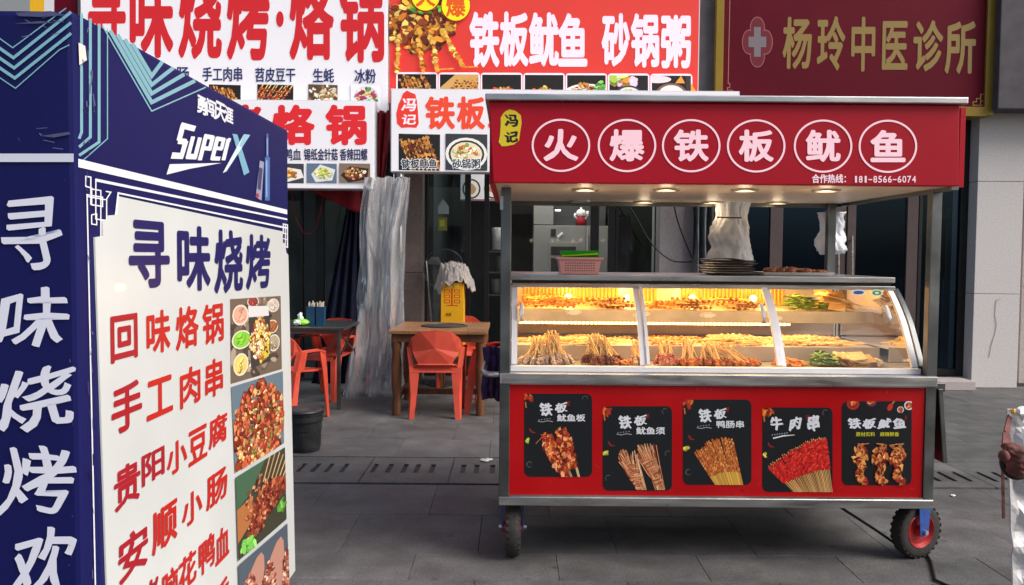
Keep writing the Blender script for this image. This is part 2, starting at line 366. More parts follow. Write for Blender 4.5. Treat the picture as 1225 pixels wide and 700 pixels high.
        # embolden: shifted copies of the outline; the outer box shrinks so the heavy glyph keeps its size
        bx_ = bold*.8*(.45 if len(vs) > 420 else .7 if len(vs) > 300 else 1); ks = 1 if em else 1-2*bx_*.6
        if s.k == 'X': ax1, ax2 = 1, 2
        else: ax1, ax2 = 0, 2
        vv = [list(v) for v in vv]; lo = [min(v[i] for v in vv) for i in range(3)]; hi = [max(v[i] for v in vv) for i in range(3)]; mid = [(p+q)/2 for p, q in zip(lo, hi)]
        W1, W2 = (hi[ax1]-lo[ax1]), (hi[ax2]-lo[ax2])
        if em: W2 = W1 = max(W1, W2)
        nx = (1, 0, 0) if s.k == 'X' else (0, -1, 0); j = 0
        for v in vv: v[ax1] = mid[ax1]+(v[ax1]-mid[ax1])*ks; v[ax2] = mid[ax2]+(v[ax2]-mid[ax2])*ks
        for t in ([None]+[q*math.pi/4 for q in range(8)] if bold > .006 else [None]):
            o1, o2 = (0, 0) if t is None else (math.cos(t)*bx_*W1, math.sin(t)*bx_*W2)
            if brush and t is not None: k_ = (t/math.pi*4-3.5)/3.5; o1, o2 = k_*bx_*1.5*W1, -k_*bx_*.9*W2
            v2 = []
            for v in vv:
                u = list(v); u[ax1] += o1; u[ax2] += o2; u[0] += nx[0]*j*s.step; u[1] += nx[1]*j*s.step; v2.append(u)
            s.g.add(v2, fs, c); j += 1
        s.off += s.step*j
        if s.sep and not em and not s.q:
            s.g.build(s.sep[0], s.sep[1], s.sep[2]); s.g = G()
    def text(s, st, x0, y0, x1, y1, c, bold=.03, dy=0, out=None, shear=0):
        n = len(st); w_ = (x1-x0)/n
        for i, ch in enumerate(st):
            if ch != ' ': s.glyph(ch, x0+i*w_, y0+dy*i/n, x0+(i+1)*w_, y1+dy*i/n, c, bold, shear, em=True, out=out)
    def build(s, name, m, parent, label=None):
        if not s.g.f: return None
        o = s.g.build(name, m, parent)
        if label: o['label'] = label
        return o
# ---- food pictures in a unit square
def rc(a, b, v=.12):
    a = lin(a) if isinstance(a, str) else a; b = lin(b) if isinstance(b, str) else b; t = R.random(); k = 1+R.uniform(-v, v)
    return tuple(max(0, (a[i]*(1-t)+b[i]*t)*k) for i in range(3))
def f_heap(P, cx, cy, rx, ry, n, s, pal, asp=1.0, el=1.8):
    for _ in range(n):
        t = R.random()*2*math.pi; k = math.sqrt(R.random()); sz = s*R.uniform(.6, 1.4); x, y = cx+rx*k*math.cos(t), cy+ry*k*math.sin(t)
        c = R.choice(pal); c = rc(c, c, .35); rt_ = R.random()*3
        P.ell(x+sz*.2, y+sz*.3*asp, sz*el, sz*asp, tuple(v*.35 for v in c), rt_, 6, .2)
        P.ell(x, y, sz*el, sz*asp, c, rt_, 6, .25)
        if R.random() < .35: P.ell(x-sz*.3, y-sz*.3, sz*.5, sz*.3*asp, tuple(min(1, v*2+.1) for v in c), rt_, 5)
def f_skew(P, lines, pal, stick, wd, lump, frac=(0, .7), n=9):
    for (x0, y0, x1, y1) in lines:
        P.stroke([(x0, y0), (x1, y1)], wd, rc(stick, stick, .25))
        for i in range(n):
            t = frac[0]+(frac[1]-frac[0])*(i+R.random()*.6)/n; x, y = x0+(x1-x0)*t, y0+(y1-y0)*t; c = rc(R.choice(pal), R.choice(pal), .3)
            P.ell(x+R.uniform(-.3, .3)*lump, y+R.uniform(-.3, .3)*lump, lump*R.uniform(.7, 1.3), lump*R.uniform(.5, .9), c, R.random()*3, 6, .25)
BR = ['#7a3416', '#a3541f', '#c98234', '#5b2412', '#d9a04a']
def pic(P, q, kind, bgc='#1a1512'):
    off = P.off; P.quad(q); P.rect(0, 0, 1, 1, bgc)
    if kind == 'skew': f_skew(P, [(.05+.09*i, .1+R.uniform(-.1, .1), .3+.1*i, 1.0) for i in range(8)], BR, '#d8b060', .03, .06, (0, .9), 9)
    elif kind == 'skewr': f_skew(P, [(1-.1*i, 0+R.uniform(-.1, .1), .5-.09*i, 1.0) for i in range(9)], ['#8a2a1a', '#c0602c', '#5c1a12'], '#e0bc70', .03, .06, (.2, 1), 9)
    elif kind == 'grill':
        P.poly([(0, .5), (.4, 0), (1, 0), (1, 1), (0, 1)], '#caa05a'); f_skew(P, [(.1+.1*i, 1, .5+.1*i, .1) for i in range(9)], BR, '#c88f45', .03, .05, (0, .9), 9)
    elif kind == 'bowl':
        P.ell(.5, .55, .5, .45, '#e8e6df', 0, 20); P.ell(.5, .55, .43, .38, '#2a2a28', 0, 20); P.ell(.5, .55, .38, .33, '#e4d9bb', 0, 20); f_heap(P, .5, .52, .28, .22, 45, .035, ['#e8a020', '#d86a20', '#f0d8a0', '#a8b050', '#fff4dc'])
    elif kind == 'plate':
        P.ell(.5, .75, .6, .42, '#ececf0', 0, 20); f_heap(P, .45, .6, .28, .26, 60, .04, BR+['#e7c27a']); f_heap(P, .85, .5, .14, .22, 14, .05, ['#57a03a', '#8ccf5a'])
    elif kind == 'garnish':
        P.ell(.5, .8, .5, .25, '#e6e4e0', 0, 18); f_heap(P, .5, .65, .3, .2, 45, .035, ['#d89848', '#b76a2c', '#f2cf80', '#7fae3a', '#e04820'])
    elif kind == 'veg':
        f_heap(P, .3, .2, .4, .2, 22, .09, ['#d9dd6a', '#a7c84a', '#e0b8e0', '#e99830', '#ece7c0']); P.ell(.5, .75, .35, .36, '#3a3a44', 0, 20); P.ell(.5, .78, .3, .32, '#e9e0cf', 0, 20); f_heap(P, .5, .75, .2, .2, 30, .03, ['#d86a40', '#e9cf80', '#c4a0a0', '#b0c060'])
    elif kind == 'soup':
        P.ell(.15, .15, .35, .15, '#e9d8dc', 0, 16); P.ell(.5, .8, .42, .5, '#7b5c52', 0, 24); P.ell(.5, .84, .36, .46, '#efe3dd', 0, 24); P.poly([(.6, .3), (.75, 0), (.85, .3)], '#ee9a3a'); P.ell(.93, .3, .06, .3, '#3a3030')
    elif kind == 'oyster': P.rect(0, 0, 1, 1, '#59452f'); f_heap(P, .5, .5, .5, .5, 60, .06, ['#d9cdb6', '#8f6b3d', '#b79f78', '#4a382a', '#e9e2d0'])
    elif kind == 'ice':
        P.rect(0, 0, 1, 1, '#e9e6ee'); P.ell(.5, .55, .42, .5, '#cfd0d4', 0, 20); f_heap(P, .5, .55, .33, .4, 45, .05, ['#5a2b40', '#d8577a', '#e9dcbe', '#f0c040', '#6aa04a', '#a33a55'])
    elif kind == 'tray_g':
        P.rect(0, 0, 1, 1, '#5d6f86'); P.poly([(.15, .55), (.45, .05), (.95, .3), (.85, .85), (.3, .95)], '#d9d9d6'); f_heap(P, .55, .5, .28, .27, 60, .04, ['#b8c04a', '#e3d860', '#8fa83a', '#f4efc0'])
    elif kind == 'tray_r':
        P.rect(0, 0, 1, 1, '#7c6a58'); P.poly([(.05, .6), (.35, .15), (.95, .25), (.9, .8), (.3, .98)], '#2b2422'); f_heap(P, .52, .52, .33, .28, 70, .04, ['#a8432a', '#d98a4a', '#e9d0a8', '#6f8f3a', '#5f2015'])
    elif kind == 'tray_y':
        P.rect(0, 0, 1, 1, '#3a3c40'); P.poly([(0, .1), (.9, .3), (1, .7), (.3, 1), (0, .9)], '#e5e2dc'); f_heap(P, .4, .5, .32, .24, 50, .05, ['#d99c30', '#e8d060', '#c05a2c', '#7fa03a'])
    P.q = None
print('helpers ok')
# ================================================================== GROUND
g = G(); g.box(-60, 60, -40, 60, -.5, -.022); tag(g.build('ground', 'joint'), kind='structure')
pave = tag(G().box(-6.2, 6.6, 2.2, 9.6, -.40, -.012).build('pavement', 'joint'), kind='structure')
rows = [2.22, 2.88, 3.54, 3.86, 4.44, 5.02]
slab_meshes = {}
def slab(x0, x1, y0, y1, name='paving_slab'):
    w_, d_ = round(x1-x0-.002, 4), round(y1-y0-.002, 4)
    if (w_, d_) not in slab_meshes:
        o = G().box(-w_/2, w_/2, -d_/2, d_/2, -.03, 0).build(name, 'slab', None, bev=.0012); slab_meshes[(w_, d_)] = o.data; first = o
    else: first = bpy.data.objects.new(name, slab_meshes[(w_, d_)]); col.objects.link(first)
    first.location = ((x0+x1)/2, (y0+y1)/2, R.uniform(-.0012, .0012)); first.rotation_euler = (R.uniform(-.0012, .0012), R.uniform(-.0008, .0008), 0)
    first.parent = pave; return first
SW = .655
for ri, (y0, y1) in enumerate([(2.22, 2.88), (2.88, 3.54), (3.54, 3.86), (3.86, 4.44), (4.44, 5.02), (5.72, 6.28), (6.28, 6.86), (6.86, 7.44), (7.44, 8.02), (8.02, 8.6), (8.6, 9.14)]):
    x = -3.1 - (2.62 if y0 > 5 else 0) + (.33 if ri % 2 else .04)
    while x < 6.2:
        slab(x, x+SW, y0, y1); x += SW
# slotted drain covers: row between Y 5.05 and 5.69
def drain_cover(x0, x1, y0, y1, slots, ya, yb, wd):
    g = G(); top, th = 0, -.03
    xs = [x0+.003]
    for s in slots: xs += [s-wd/2, s+wd/2]
    xs.append(x1-.003); ys = [y0+.003, ya, yb, y1-.003]
    for i in range(len(xs)-1):
        for j in range(3):
            if i % 2 == 1 and j == 1: continue
            g.add([(xs[i], ys[j], 0), (xs[i+1], ys[j], 0), (xs[i+1], ys[j+1], 0), (xs[i], ys[j+1], 0)], [(0, 1, 2, 3)])
    for s in slots:
        a, b = s-wd/2, s+wd/2
        g.add([(a, ya, 0), (b, ya, 0), (b, yb, 0), (a, yb, 0), (a, ya, th), (b, ya, th), (b, yb, th), (a, yb, th)], [(0, 1, 5, 4), (1, 2, 6, 5), (2, 3, 7, 6), (3, 0, 4, 7)])
    g.add([(x0+.003, y0+.003, 0), (x1-.003, y0+.003, 0), (x1-.003, y0+.003, th), (x0+.003, y0+.003, th)], [(0, 1, 2, 3)])
    o = g.build('drain_cover', 'slab', pave, noclean=True); return o
sx = [gr(x, 558.6+(x-361)*.012).x for x in (361, 378, 394, 412, 448, 466, 484, 499, 517, 554, 570, 589)]
XS = [-3.14, -2.5, -1.95, -1.5, -.935, -.385, .18]
slots = {3: sx[0:4], 4: sx[4:9], 5: sx[9:12]+[sx[11]+.1, sx[11]+.2]}
for i in range(6):
    sl_ = slots.get(i, [XS[i]+.1+.1*k for k in range(4)]); sl_ = [s for s in sl_ if XS[i]+.03 < s < XS[i+1]-.03]
    drain_cover(XS[i], XS[i+1], 5.06, 5.70, sl_, 5.30, 5.52, .033)
x = -5.94
while x < -3.2:
    drain_cover(x, x+.56, 5.06, 5.70, [x+.08+.1*k for k in range(5)], 5.30, 5.52, .033); x += .56
x = .18
while x < 6.2:
    drain_cover(x, x+.56, 5.06, 5.70, [x+.08+.1*k for k in range(5)], 5.20, 5.44, .033); x += .56
M['trench'] = mat('black_drain', (.004, .004, .004), .6, 0, .1)
tag(G().box(-6.2, 6.2, 5.12, 5.66, -.34, -.0115).build('drain_channel', 'trench', pave))  # near-black fill directly under the slot openings
# ================================================================== BUILDING SHELL
FY = 9.15
b = thing('shop_building', (1.5, FY, 0), 'dark grey ground floor facade and rooms behind all the signs and doors', 'building')
part('wall', 'wall_dk', b, lambda g: g.box(-6, 9, FY+.02, FY+.3, 2.95, 6.2))
part('rear_wall', 'inside', b, lambda g: g.box(-6, 9, 12.6, 12.8, 0, 3.1))
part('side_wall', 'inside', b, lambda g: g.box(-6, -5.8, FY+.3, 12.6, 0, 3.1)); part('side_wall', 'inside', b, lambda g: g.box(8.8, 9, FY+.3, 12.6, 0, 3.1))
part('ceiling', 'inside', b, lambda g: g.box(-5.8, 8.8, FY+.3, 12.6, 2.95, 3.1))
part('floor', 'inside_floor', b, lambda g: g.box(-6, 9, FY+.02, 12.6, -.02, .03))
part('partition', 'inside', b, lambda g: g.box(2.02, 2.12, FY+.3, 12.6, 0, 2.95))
part('partition', 'inside', b, lambda g: g.box(-.98, -.90, FY+.4, 12.6, 0, 2.95))
M['navywall'] = mat('navy_inner_wall', (.03, .055, .085), .5, 0, .3, 1.5)
part('inner_wall', 'navywall', b, lambda g: g.box(2.12, 8.8, 10.15, 10.2, .03, 2.95))
for x_, y_, e_, c_ in ((-2.4, 10.2, 22, (.85, .95, 1)), (3.4, 9.75, 9, (.7, .85, 1))):
    l_ = bpy.data.lights.new('shop_lamp_and_fill', 'AREA'); l_.energy = e_; l_.size = .5; l_.color = c_; o_ = bpy.data.objects.new('shop_lamp_and_fill', l_); col.objects.link(o_); o_.location = (x_, y_, 2.9)  # unseen lamps added to lighten the left room and the clinic interior
# pillars
def pillar(name, px0, px1, ymid, Y, dep, m, label, zs, top=4.6, wside=0):
    x0, x1 = at(px0, ymid, Y).x, at(px1, ymid, Y).x
    t = thing(name, ((x0+x1)/2, Y+dep/2, 0), label, 'pillar')
    zz = [0]+zs+[top]
    for i in range(len(zz)-1): part('stone_panel', m, t, lambda g: g.box(x0, x1, Y, Y+dep, zz[i]+.002, zz[i+1]-.003), bev=.004)
    part('core', 'joint', t, lambda g: g.box(x0+.02, x1-.02, Y+.02, Y+dep-.02, .001, top-.02))
    return t
pillar('stone_pillar', 1167, 1222, 300, 9.02, .5, 'pillar', 'pale granite pillar with a crack right of the clinic doors', [1.02, 2.23])
pillar('stone_pillar', 1224, 1330, 300, 9.2, .5, 'pillar_mid', 'greyer recessed granite pillar at the right edge behind the pale one', [1.1, 2.2])
pillar('stone_pillar', 474, 505, 330, 8.95, .5, 'pillar_dk', 'narrow brown grey pillar between the plastic curtain and the yellow box', [1.2, 2.4])
pillar('stone_pillar', 789, 829, 290, 8.95, .5, 'pillar_mid', 'pinkish grey pillar with a hanging cable behind the food cart', [1.2, 2.4])
pillar('stone_pillar', 834, 862, 60, 8.9, .3, 'wall_dk', 'dark grey wall strip between the red squid sign and the clinic sign', [2.0], 4.6)
t = thing('wall_crack', at(1192, 400, 9.017), 'thin dark crack running down the pale granite pillar', 'crack')
g = G(); pts = [at(x, y, 9.016) for x, y in ((1197, 358), (1192, 359), (1191, 365), (1190, 377), (1192, 388), (1190, 400), (1186, 412), (1183, 428))]
for a, c in zip(pts, pts[1:]): g.bar(a, c, .0022, .003, (0, 1, 0))
g.build('crack_line', 'joint', t)
t = thing('upper_shade_block', at(1216, 60, 8.75), 'dark grey block added for the shade at the top right corner above the pillar', 'shading')
part('shade_block', 'wall_dk', t, lambda g: g.box(at(1204, 60, 8.6).x, 8.6, 8.72, 9.0, 2.95, 4.5), bev=.01)  # dark block added where the pillar top lies in shade
t = thing('door_step', at(1130, 460, 9.0), 'low stone doorstep in front of the clinic door left of the pale pillar', 'step')
part('step_slab', 'pillar_mid', t, lambda g: g.box(2.6, 4.92, 8.80, 9.13, 0.002, .10), bev=.006)
t = thing('door_step', (-.9, 9.0, 0), 'low dark doorstep below the shop doors behind the wooden table', 'step')
part('step_slab', 'slab', t, lambda g: g.box(-.94, 1.58, 8.93, 9.13, 0.002, .06), bev=.006)
# doors: name, glass spans and frame spans in pixels at Y
def door(label, fr, gl, ytop, fm, gm, Y=9.22, handles=(), floor=.10, lab2=None):
    x0, x1 = min(f[0] for f in fr), max(f[1] for f in fr)
    t = thing('glass_door', (at((x0+x1)/2, 300, Y).x, Y, 0), label, 'door')
    for a, c in fr:
        X0, X1 = at(a, 300, Y).x, at(c, 300, Y).x
        part('frame', fm, t, lambda g: g.box(X0, X1, Y-.03, Y+.03, floor, 2.95), bev=.004)
    for a, c in gl:
        X0, X1 = at(a, 300, Y).x, at(c, 300, Y).x
        part('pane', gm, t, lambda g: g.add([(X0, Y, floor+.08), (X1, Y, floor+.08), (X1, Y, 2.93), (X0, Y, 2.93)], [(0, 1, 2, 3)]))
        part('rail', fm, t, lambda g: g.box(X0, X1, Y-.025, Y+.025, floor, floor+.08), bev=.003)
    for hx, ya, yb in handles:
        p, q = at(hx, ya, Y-.07), at(hx, yb, Y-.07)
        part('handle', 'steel', t, lambda g: (g.cyl(p, q, .012, n=10), g.cyl(p+Vector((0, 0, -.05)), p+Vector((0, .06, -.05)), .008, n=8), g.cyl(q+Vector((0, 0, .05)), q+Vector((0, .06, .05)), .008, n=8)), smooth=False)
    return t
door('dark shop door behind the black table and navy curtain', [(300, 306), (360, 363), (378, 388), (424, 430)], [(306, 360), (388, 424)], 250, 'frame_blk', 'door_glass', floor=.03)
door('teal grey glass door behind the yellow box and the fan', [(486, 492), (507, 512), (556, 563), (579, 585)], [(512, 556)], 210, 'frame_blk', 'door_glass', floor=.06)
door('black framed door with a view of the grey kitchen cabinet', [(606, 612), (706, 716), (727, 735)], [(612, 706), (716, 727)], 240, 'frame_blk', 'glass', floor=.06, handles=((702, 270, 330),))
door('grey glass door left of the pinkish pillar behind the cart', [(735.5, 739), (783, 789)], [(739, 783)], 240, 'frame_blk', 'door_glass', floor=.06)
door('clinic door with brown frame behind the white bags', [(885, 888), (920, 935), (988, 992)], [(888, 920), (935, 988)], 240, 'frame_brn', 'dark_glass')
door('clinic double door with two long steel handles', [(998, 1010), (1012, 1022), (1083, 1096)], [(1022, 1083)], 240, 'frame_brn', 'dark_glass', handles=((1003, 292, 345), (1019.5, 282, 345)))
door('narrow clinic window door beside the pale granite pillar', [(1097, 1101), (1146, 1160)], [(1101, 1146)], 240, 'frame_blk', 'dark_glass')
# ---- interior things
Yc = 10.6
t = thing('kitchen_cabinet', (at(675, 300, Yc).x, Yc+.3, 0), 'tall grey metal kitchen cabinet with dark niche seen inside the shop', 'cabinet')
xa, xb = at(638, 300, Yc).x, at(728, 300, Yc).x
part('lower_body', 'cabinet', t, lambda g: g.box(xa, xb, Yc, Yc+.6, 0.03, at(680, 270, Yc).z), bev=.006)
part('side_post', 'cabinet', t, lambda g: g.box(xa, at(662, 270, Yc).x, Yc+.01, Yc+.6, at(680, 269, Yc).z, 2.9), bev=.006)
part('niche_back', 'inside', t, lambda g: g.box(at(662, 270, Yc).x, xb, Yc+.4, Yc+.5, at(680, 270, Yc).z, 2.9))
part('oven_frame', 'cabinet', t, lambda g: pbox(g, 656, 290, 692, 335, Yc-.012, .01), bev=.002)
part('oven_window', 'black', t, lambda g: pbox(g, 659, 295, 689, 305, Yc-.018, .012))
part('oven_window', 'black', t, lambda g: pbox(g, 659, 309, 689, 330, Yc-.018, .012))
part('switch', 'black', t, lambda g: (pbox(g, 659, 274, 665, 282, Yc-.012, .01)))
part('handle', 'steel', t, lambda g: g.cyl(at(702.5, 278, Yc-.04), at(702.5, 302, Yc-.04), .014, n=8))
part('badge', 'tissue', t, lambda g: (g.bar(at(667, 283.5, Yc-.01), at(673, 278.5, Yc-.01), .03, .004, (0, 1, 0))))
t = thing('ceiling_light', at(667.5, 252, 10.3), 'small bright white light above the dark cabinet niche', 'light')
part('lamp_or_glint_disc', 'cool_disc', t, lambda g: g.lathe(at(667.5, 252.5, 10.3), [(0, 0), (.035, 0), (.035, .015), (0, .02)], 12, (0, 0, 1), 1, 1))
pl = bpy.data.lights.new('shop_lamp_and_fill', 'AREA'); pl.energy = 42; pl.size = 1.2; pl.color = (1, .95, .88); po = bpy.data.objects.new('shop_lamp_and_fill', pl); col.objects.link(po); po.location = (.5, 9.9, 2.9)
t = thing('lucky_figurine', at(695, 270, 10.75), 'small white and red waving figurine on the kitchen cabinet', 'figurine')
c0 = at(695, 269.5, 10.75)
part('body', 'redcloth', t, lambda g: g.lathe(c0, [(.0, 0), (.065, 0), (.075, .05), (.055, .10), (.035, .13)], 14), smooth=True)
part('head', 'tissue', t, lambda g: g.lathe(c0, [(.03, .10), (.06, .13), (.065, .165), (.045, .195), (.012, .205), (.016, .22), (0, .235)], 14), smooth=True)
part('arm', 'tissue', t, lambda g: (g.tube([c0+Vector((.05, -.02, .08)), c0+Vector((.085, -.03, .12)), c0+Vector((.08, -.03, .18))], .016, 6)), smooth=True)
part('arm', 'tissue', t, lambda g: (g.tube([c0+Vector((-.05, -.02, .08)), c0+Vector((-.085, -.03, .11)), c0+Vector((-.075, -.03, .15))], .016, 6)), smooth=True)
t = thing('menu_light_panel', at(575, 240, 9.9), 'lit white menu panel with bowls inside the shop above the yellow box', 'sign')
part('panel', 'white_sign', t, lambda g: pbox(g, 551, 196, 604, 240, 9.9, .05))
P = Print('Y', 9.9)
for x in (564, 590):
    P.ell(x, 226, 11, 12, '#3a3a3a', 0, 18); P.ell(x, 226, 9, 10, '#e6e2d8', 0, 18); P.ell(x, 226, 5, 6, '#b9906a', 0, 9, .2)
P.rect(551, 238.5, 604, 240, '#7a2430')
P.build('picture', 'print_lit', t)
t = thing('storage_rack', (at(595, 330, 10.2).x, 10.4, 0), 'steel storage rack inside the shop behind the yellow box', 'rack')
for px in (583, 607):
    part('post', 'steel_dk', t, lambda g: g.box(at(px, 300, 10.2).x-.015, at(px, 300, 10.2).x+.015, 10.2, 10.23, .03, 1.85))
for y in (300, 325, 352): part('shelf', 'steel_dk', t, lambda g: pbox(g, 583, y, 607, y+2, 10.2, .4))
for i, (y0, y1, x0, x1, m_) in enumerate([(273, 299, 588, 603, 'tissue'), (307, 324, 592, 606, 'cabinet'), (334, 351, 586, 600, 'cabinet')]):
    o = thing('storage_tub', at((x0+x1)/2, y1, 10.3), ['white tub on the top shelf of the storage rack', 'grey tub on the middle shelf of the storage rack', 'grey tub on the bottom shelf of the storage rack'][i], 'tub', 'tubs on the storage rack')
    c1 = at((x0+x1)/2, y1-.4, 10.35); r1 = (x1-x0)/2/1000*10.3; h1 = (y1-y0)/1000*10.3
    part('bucket', m_, o, lambda g: g.lathe(c1, [(0, 0), (r1*.85, 0), (r1, h1*.9)], 14), smooth=True); part('lid', m_, o, lambda g: g.lathe(c1, [(r1*1.03, h1*.88), (r1*1.03, h1), (0, h1*1.02)], 14))
t = thing('poster', at(528, 240, 9.21), 'small white and yellow sticker on the teal glass door', 'poster')
P = Print('Y', 9.205); P.poly([(524, 247), (530, 238), (537, 247), (537, 256), (524, 256)], '#8fa0a2'); P.rect(524, 260, 535, 276, '#6f7a20'); P.rect(526, 263, 532, 271, '#a9a838'); P.build('sticker_print', 'print', t)
# clinic interior items
t = thing('display_stand', at(1128, 380, 9.9), 'pale blue stand seen through the narrow clinic window', 'stand')
part('board', 'cabinet', t, lambda g: pbox(g, 1128, 335, 1143, 440, 10.0, .05)); part('top_print', 'cabinet', t, lambda g: pbox(g, 1118, 255, 1140, 262, 10.0, .05)); part('post', 'cabinet', t, lambda g: g.box(5.2, 5.25, 10.02, 10.05, .03, 2.0))
part('leg', 'cabinet', t, lambda g: g.box(5.14, 5.32, 9.96, 10.12, .03, .06))
M['maroon'] = mat('maroon_sign_face', lin('#620a20'), .6, 0, .25, .5, spec=.12)
# ================================================================== OVERHEAD SIGNS
def signbox(name, label, px0, py0, px1, py1, Y, th, fm='white_sign', em='white_edge'):
    t = thing(name, at((px0+px1)/2, py1, Y), label, 'sign')
    part('face', fm, t, lambda g: pbox(g, px0+1.2, py0+1.2, px1-1.2, py1-1.2, Y, .012))
    part('frame', em, t, lambda g: pbox(g, px0, py0, px1, py1, Y+.0125, th), bev=.004)
    return t
RED = '#c61f25'; NV = '#232a5c'
s0 = signbox('sign_board', 'dark red and yellow sign edge showing above the navy menu box', -120, -60, 94, 130, 8.62, .30, 'maroon')
P = Print('Y', 8.62); P.rect(36, -50, 53, 120, '#e8b018'); P.rect(53, -50, 65, 120, '#d8d8dc'); P.rect(-110, -50, 36, 120, '#8c9092'); P.build('colour_bands', 'print_soft', s0)
s1 = signbox('sign_board', 'upper white sign with giant red characters and food pictures', 96, -60, 464, 134, 8.55, .30)
P = Print('Y', 8.55)
P.sep = ('character', 'print_lit', s1)
for ch, x0, y0, x1, y1 in (('寻', 106, -36, 150, 61), ('味', 156, -34, 207, 68), ('烧', 214, -33, 265, 70), ('烤', 272, -31, 322, 71), ('烙', 347, -29, 399, 71), ('锅', 407, -27, 459, 74)):
    P.glyph(ch, x0, y0, x1, y1, RED, .045)
P.ell(335, 23, 4.6, 9.5, RED, 0, 18)
for st, x0, x1 in (('烤小肠', 178, 227), ('手工肉串', 242, 291), ('苕皮豆干', 305, 354), ('生蚝', 374, 400), ('冰粉', 424, 450)): P.text(st, x0, 80+(x0-242)*.012, x1, 98+(x0-242)*.012, NV, .025)
o = P.build('lettering', 'print_lit', s1); o['kind'] = 'stuff'
P = Print('Y', 8.55)
for (x0, x1), k in zip(((250, 288), (308, 351), (369, 404), (420, 456)), ('skew', 'skewr', 'oyster', 'ice')): pic(P, [(x0, 101), (x1, 102), (x1, 130), (x0, 130)], k)
P.build('picture_strip', 'print_lit', s1)
s2 = signbox('sign_board', 'smaller white sign with two red characters below the giant one', 120, 119, 448, 225.5, 8.3, .20)
P = Print('Y', 8.3)
P.sep = ('character', 'print_lit', s2)
for ch, x0, x1 in (('烤', 262, 313), ('烙', 326, 376), ('锅', 390, 438)): P.glyph(ch, x0, 126, x1, 173, RED if x0 < 300 else '#d5232a', .06)
for st, x0, x1 in (('毛鸭血', 330, 360.5), ('锡纸金针菇', 363.5, 404.5), ('香辣田螺', 406.5, 440)): P.text(st, x0, 177.5, x1, 192.5, '#2d2a50', .025)
o = P.build('lettering', 'print_lit', s2); o['kind'] = 'stuff'
P = Print('Y', 8.3)
for (x0, x1), k in zip(((328, 363.5), (367, 403), (406, 443)), ('tray_y', 'tray_g', 'tray_r')): pic(P, [(x0, 195.5), (x1, 196), (x1, 219.5), (x0, 219)], k)
P.build('picture_strip', 'print_lit', s2)
M['redface'] = mat('red_sign_face', lin('#d93a30'), .4, 0, .06, 1.5, emit=lin('#d93a30'), es=.36)
s3 = signbox('sign_board', 'large backlit red sign with white characters and grilled squid picture', 465, -60, 837, 125, 8.6, .30, 'redface')
P = Print('Y', 8.6)
P.sep = ('character', 'print_lit', s3)
for ch, x0, y0, x1, y1 in (('铁', 562, 15, 597, 80), ('板', 598, 15, 632, 79), ('鱿', 633, 16, 668, 79), ('鱼', 668, 17, 702, 79), ('砂', 720, 17, 753, 79), ('锅', 755, 17, 788, 80), ('粥', 791, 19, 826, 81)): P.glyph(ch, x0, y0, x1, y1, '#f6e4f2', .05)
P.build('lettering', 'print_lit', s3)
P = Print('Y', 8.6)
P.quad([(466, -14), (580, -14), (580, 88), (466, 88)])
f_heap(P, .32, .42, .36, .32, 300, .028, ['#8a3c12', '#c9781f', '#f0b038', '#5b1f10', '#f3cf6a', '#a04a1a', '#d98c2a', '#6d2a18']); f_heap(P, .40, .24, .18, .06, 16, .018, ['#4f9a2a', '#86c040'])
f_skew(P, [(.1, .55, .08, 1.0), (.3, .6, .36, .98), (.45, .6, .50, .97), (.55, .5, .78, .93)], ['#d98c2a', '#f0b038', '#8a3c12', '#f6d878'], '#e2b050', .02, .03, (0, 1), 22)
f_skew(P, [(.78, .93, .93, .93), (.5, .96, .68, .95)], ['#d98c2a', '#f0b038'], '#e2b050', .012, .01, (0, 1), 12)
P.quad(None)
for cx, cy, ch in ((509.5, -4, '火'), (545.5, 8, '爆')):
    P.ell(cx, cy, 17.8, 19, '#8a2010', 0, 28); P.ell(cx, cy-.5, 17, 18.2, '#ffe81a', 0, 28); P.glyph(ch, cx-11.5, cy-13, cx+11.5, cy+13, '#e05a10', .04)
P.build('squid_picture', 'print_lit', s3)
P = Print('Y', 8.6)
xs = [474, 524.5, 575, 626, 676.5, 727, 777.5, 828.5]; ks = ['skew', 'grill', 'garnish', 'garnish', 'plate', 'veg', 'soup']
for i, k in enumerate(ks):
    a, c = xs[i], xs[i+1]-1.4; dy = i*.4; P.rrect(a, 86.5+dy, c+.6, 122, 4, '#f3e8f4'); pic(P, [(a+1.8, 88.7+dy), (c-1.2, 88.9+dy), (c-1.2, 121), (a+1.8, 121)], k)
P.poly([(826, 100), (834, 113), (831, 118), (826, 118)], '#f0a020')
P.build('picture_strip', 'print_lit', s3)
s4 = signbox('sign_board', 'lower white sign with orange characters partly behind the cart awning', 467, 107.5, 884, 207.5, 8.3, .18)
P = Print('Y', 8.3)
P.poly([(482, 112), (487, 108.5), (492, 111), (497, 113), (499, 122), (500, 133), (501, 148), (498, 153), (490, 152.5), (480, 153), (475, 148), (474, 136), (477, 124), (480, 118)], '#e2382c')
P.glyph('冯', 480, 118, 497, 133, '#f4e6ee', .04, .1); P.glyph('记', 480, 137, 497, 149, '#f4e6ee', .04, .1)
for ch, x0, x1 in (('铁', 509, 544), ('板', 547, 580), ('鱿', 584, 618), ('鱼', 622, 656)): P.glyph(ch, x0, 116, x1, 154.5, '#e8482c', .05)
P.build('lettering', 'print_lit', s4)
P = Print('Y', 8.3)
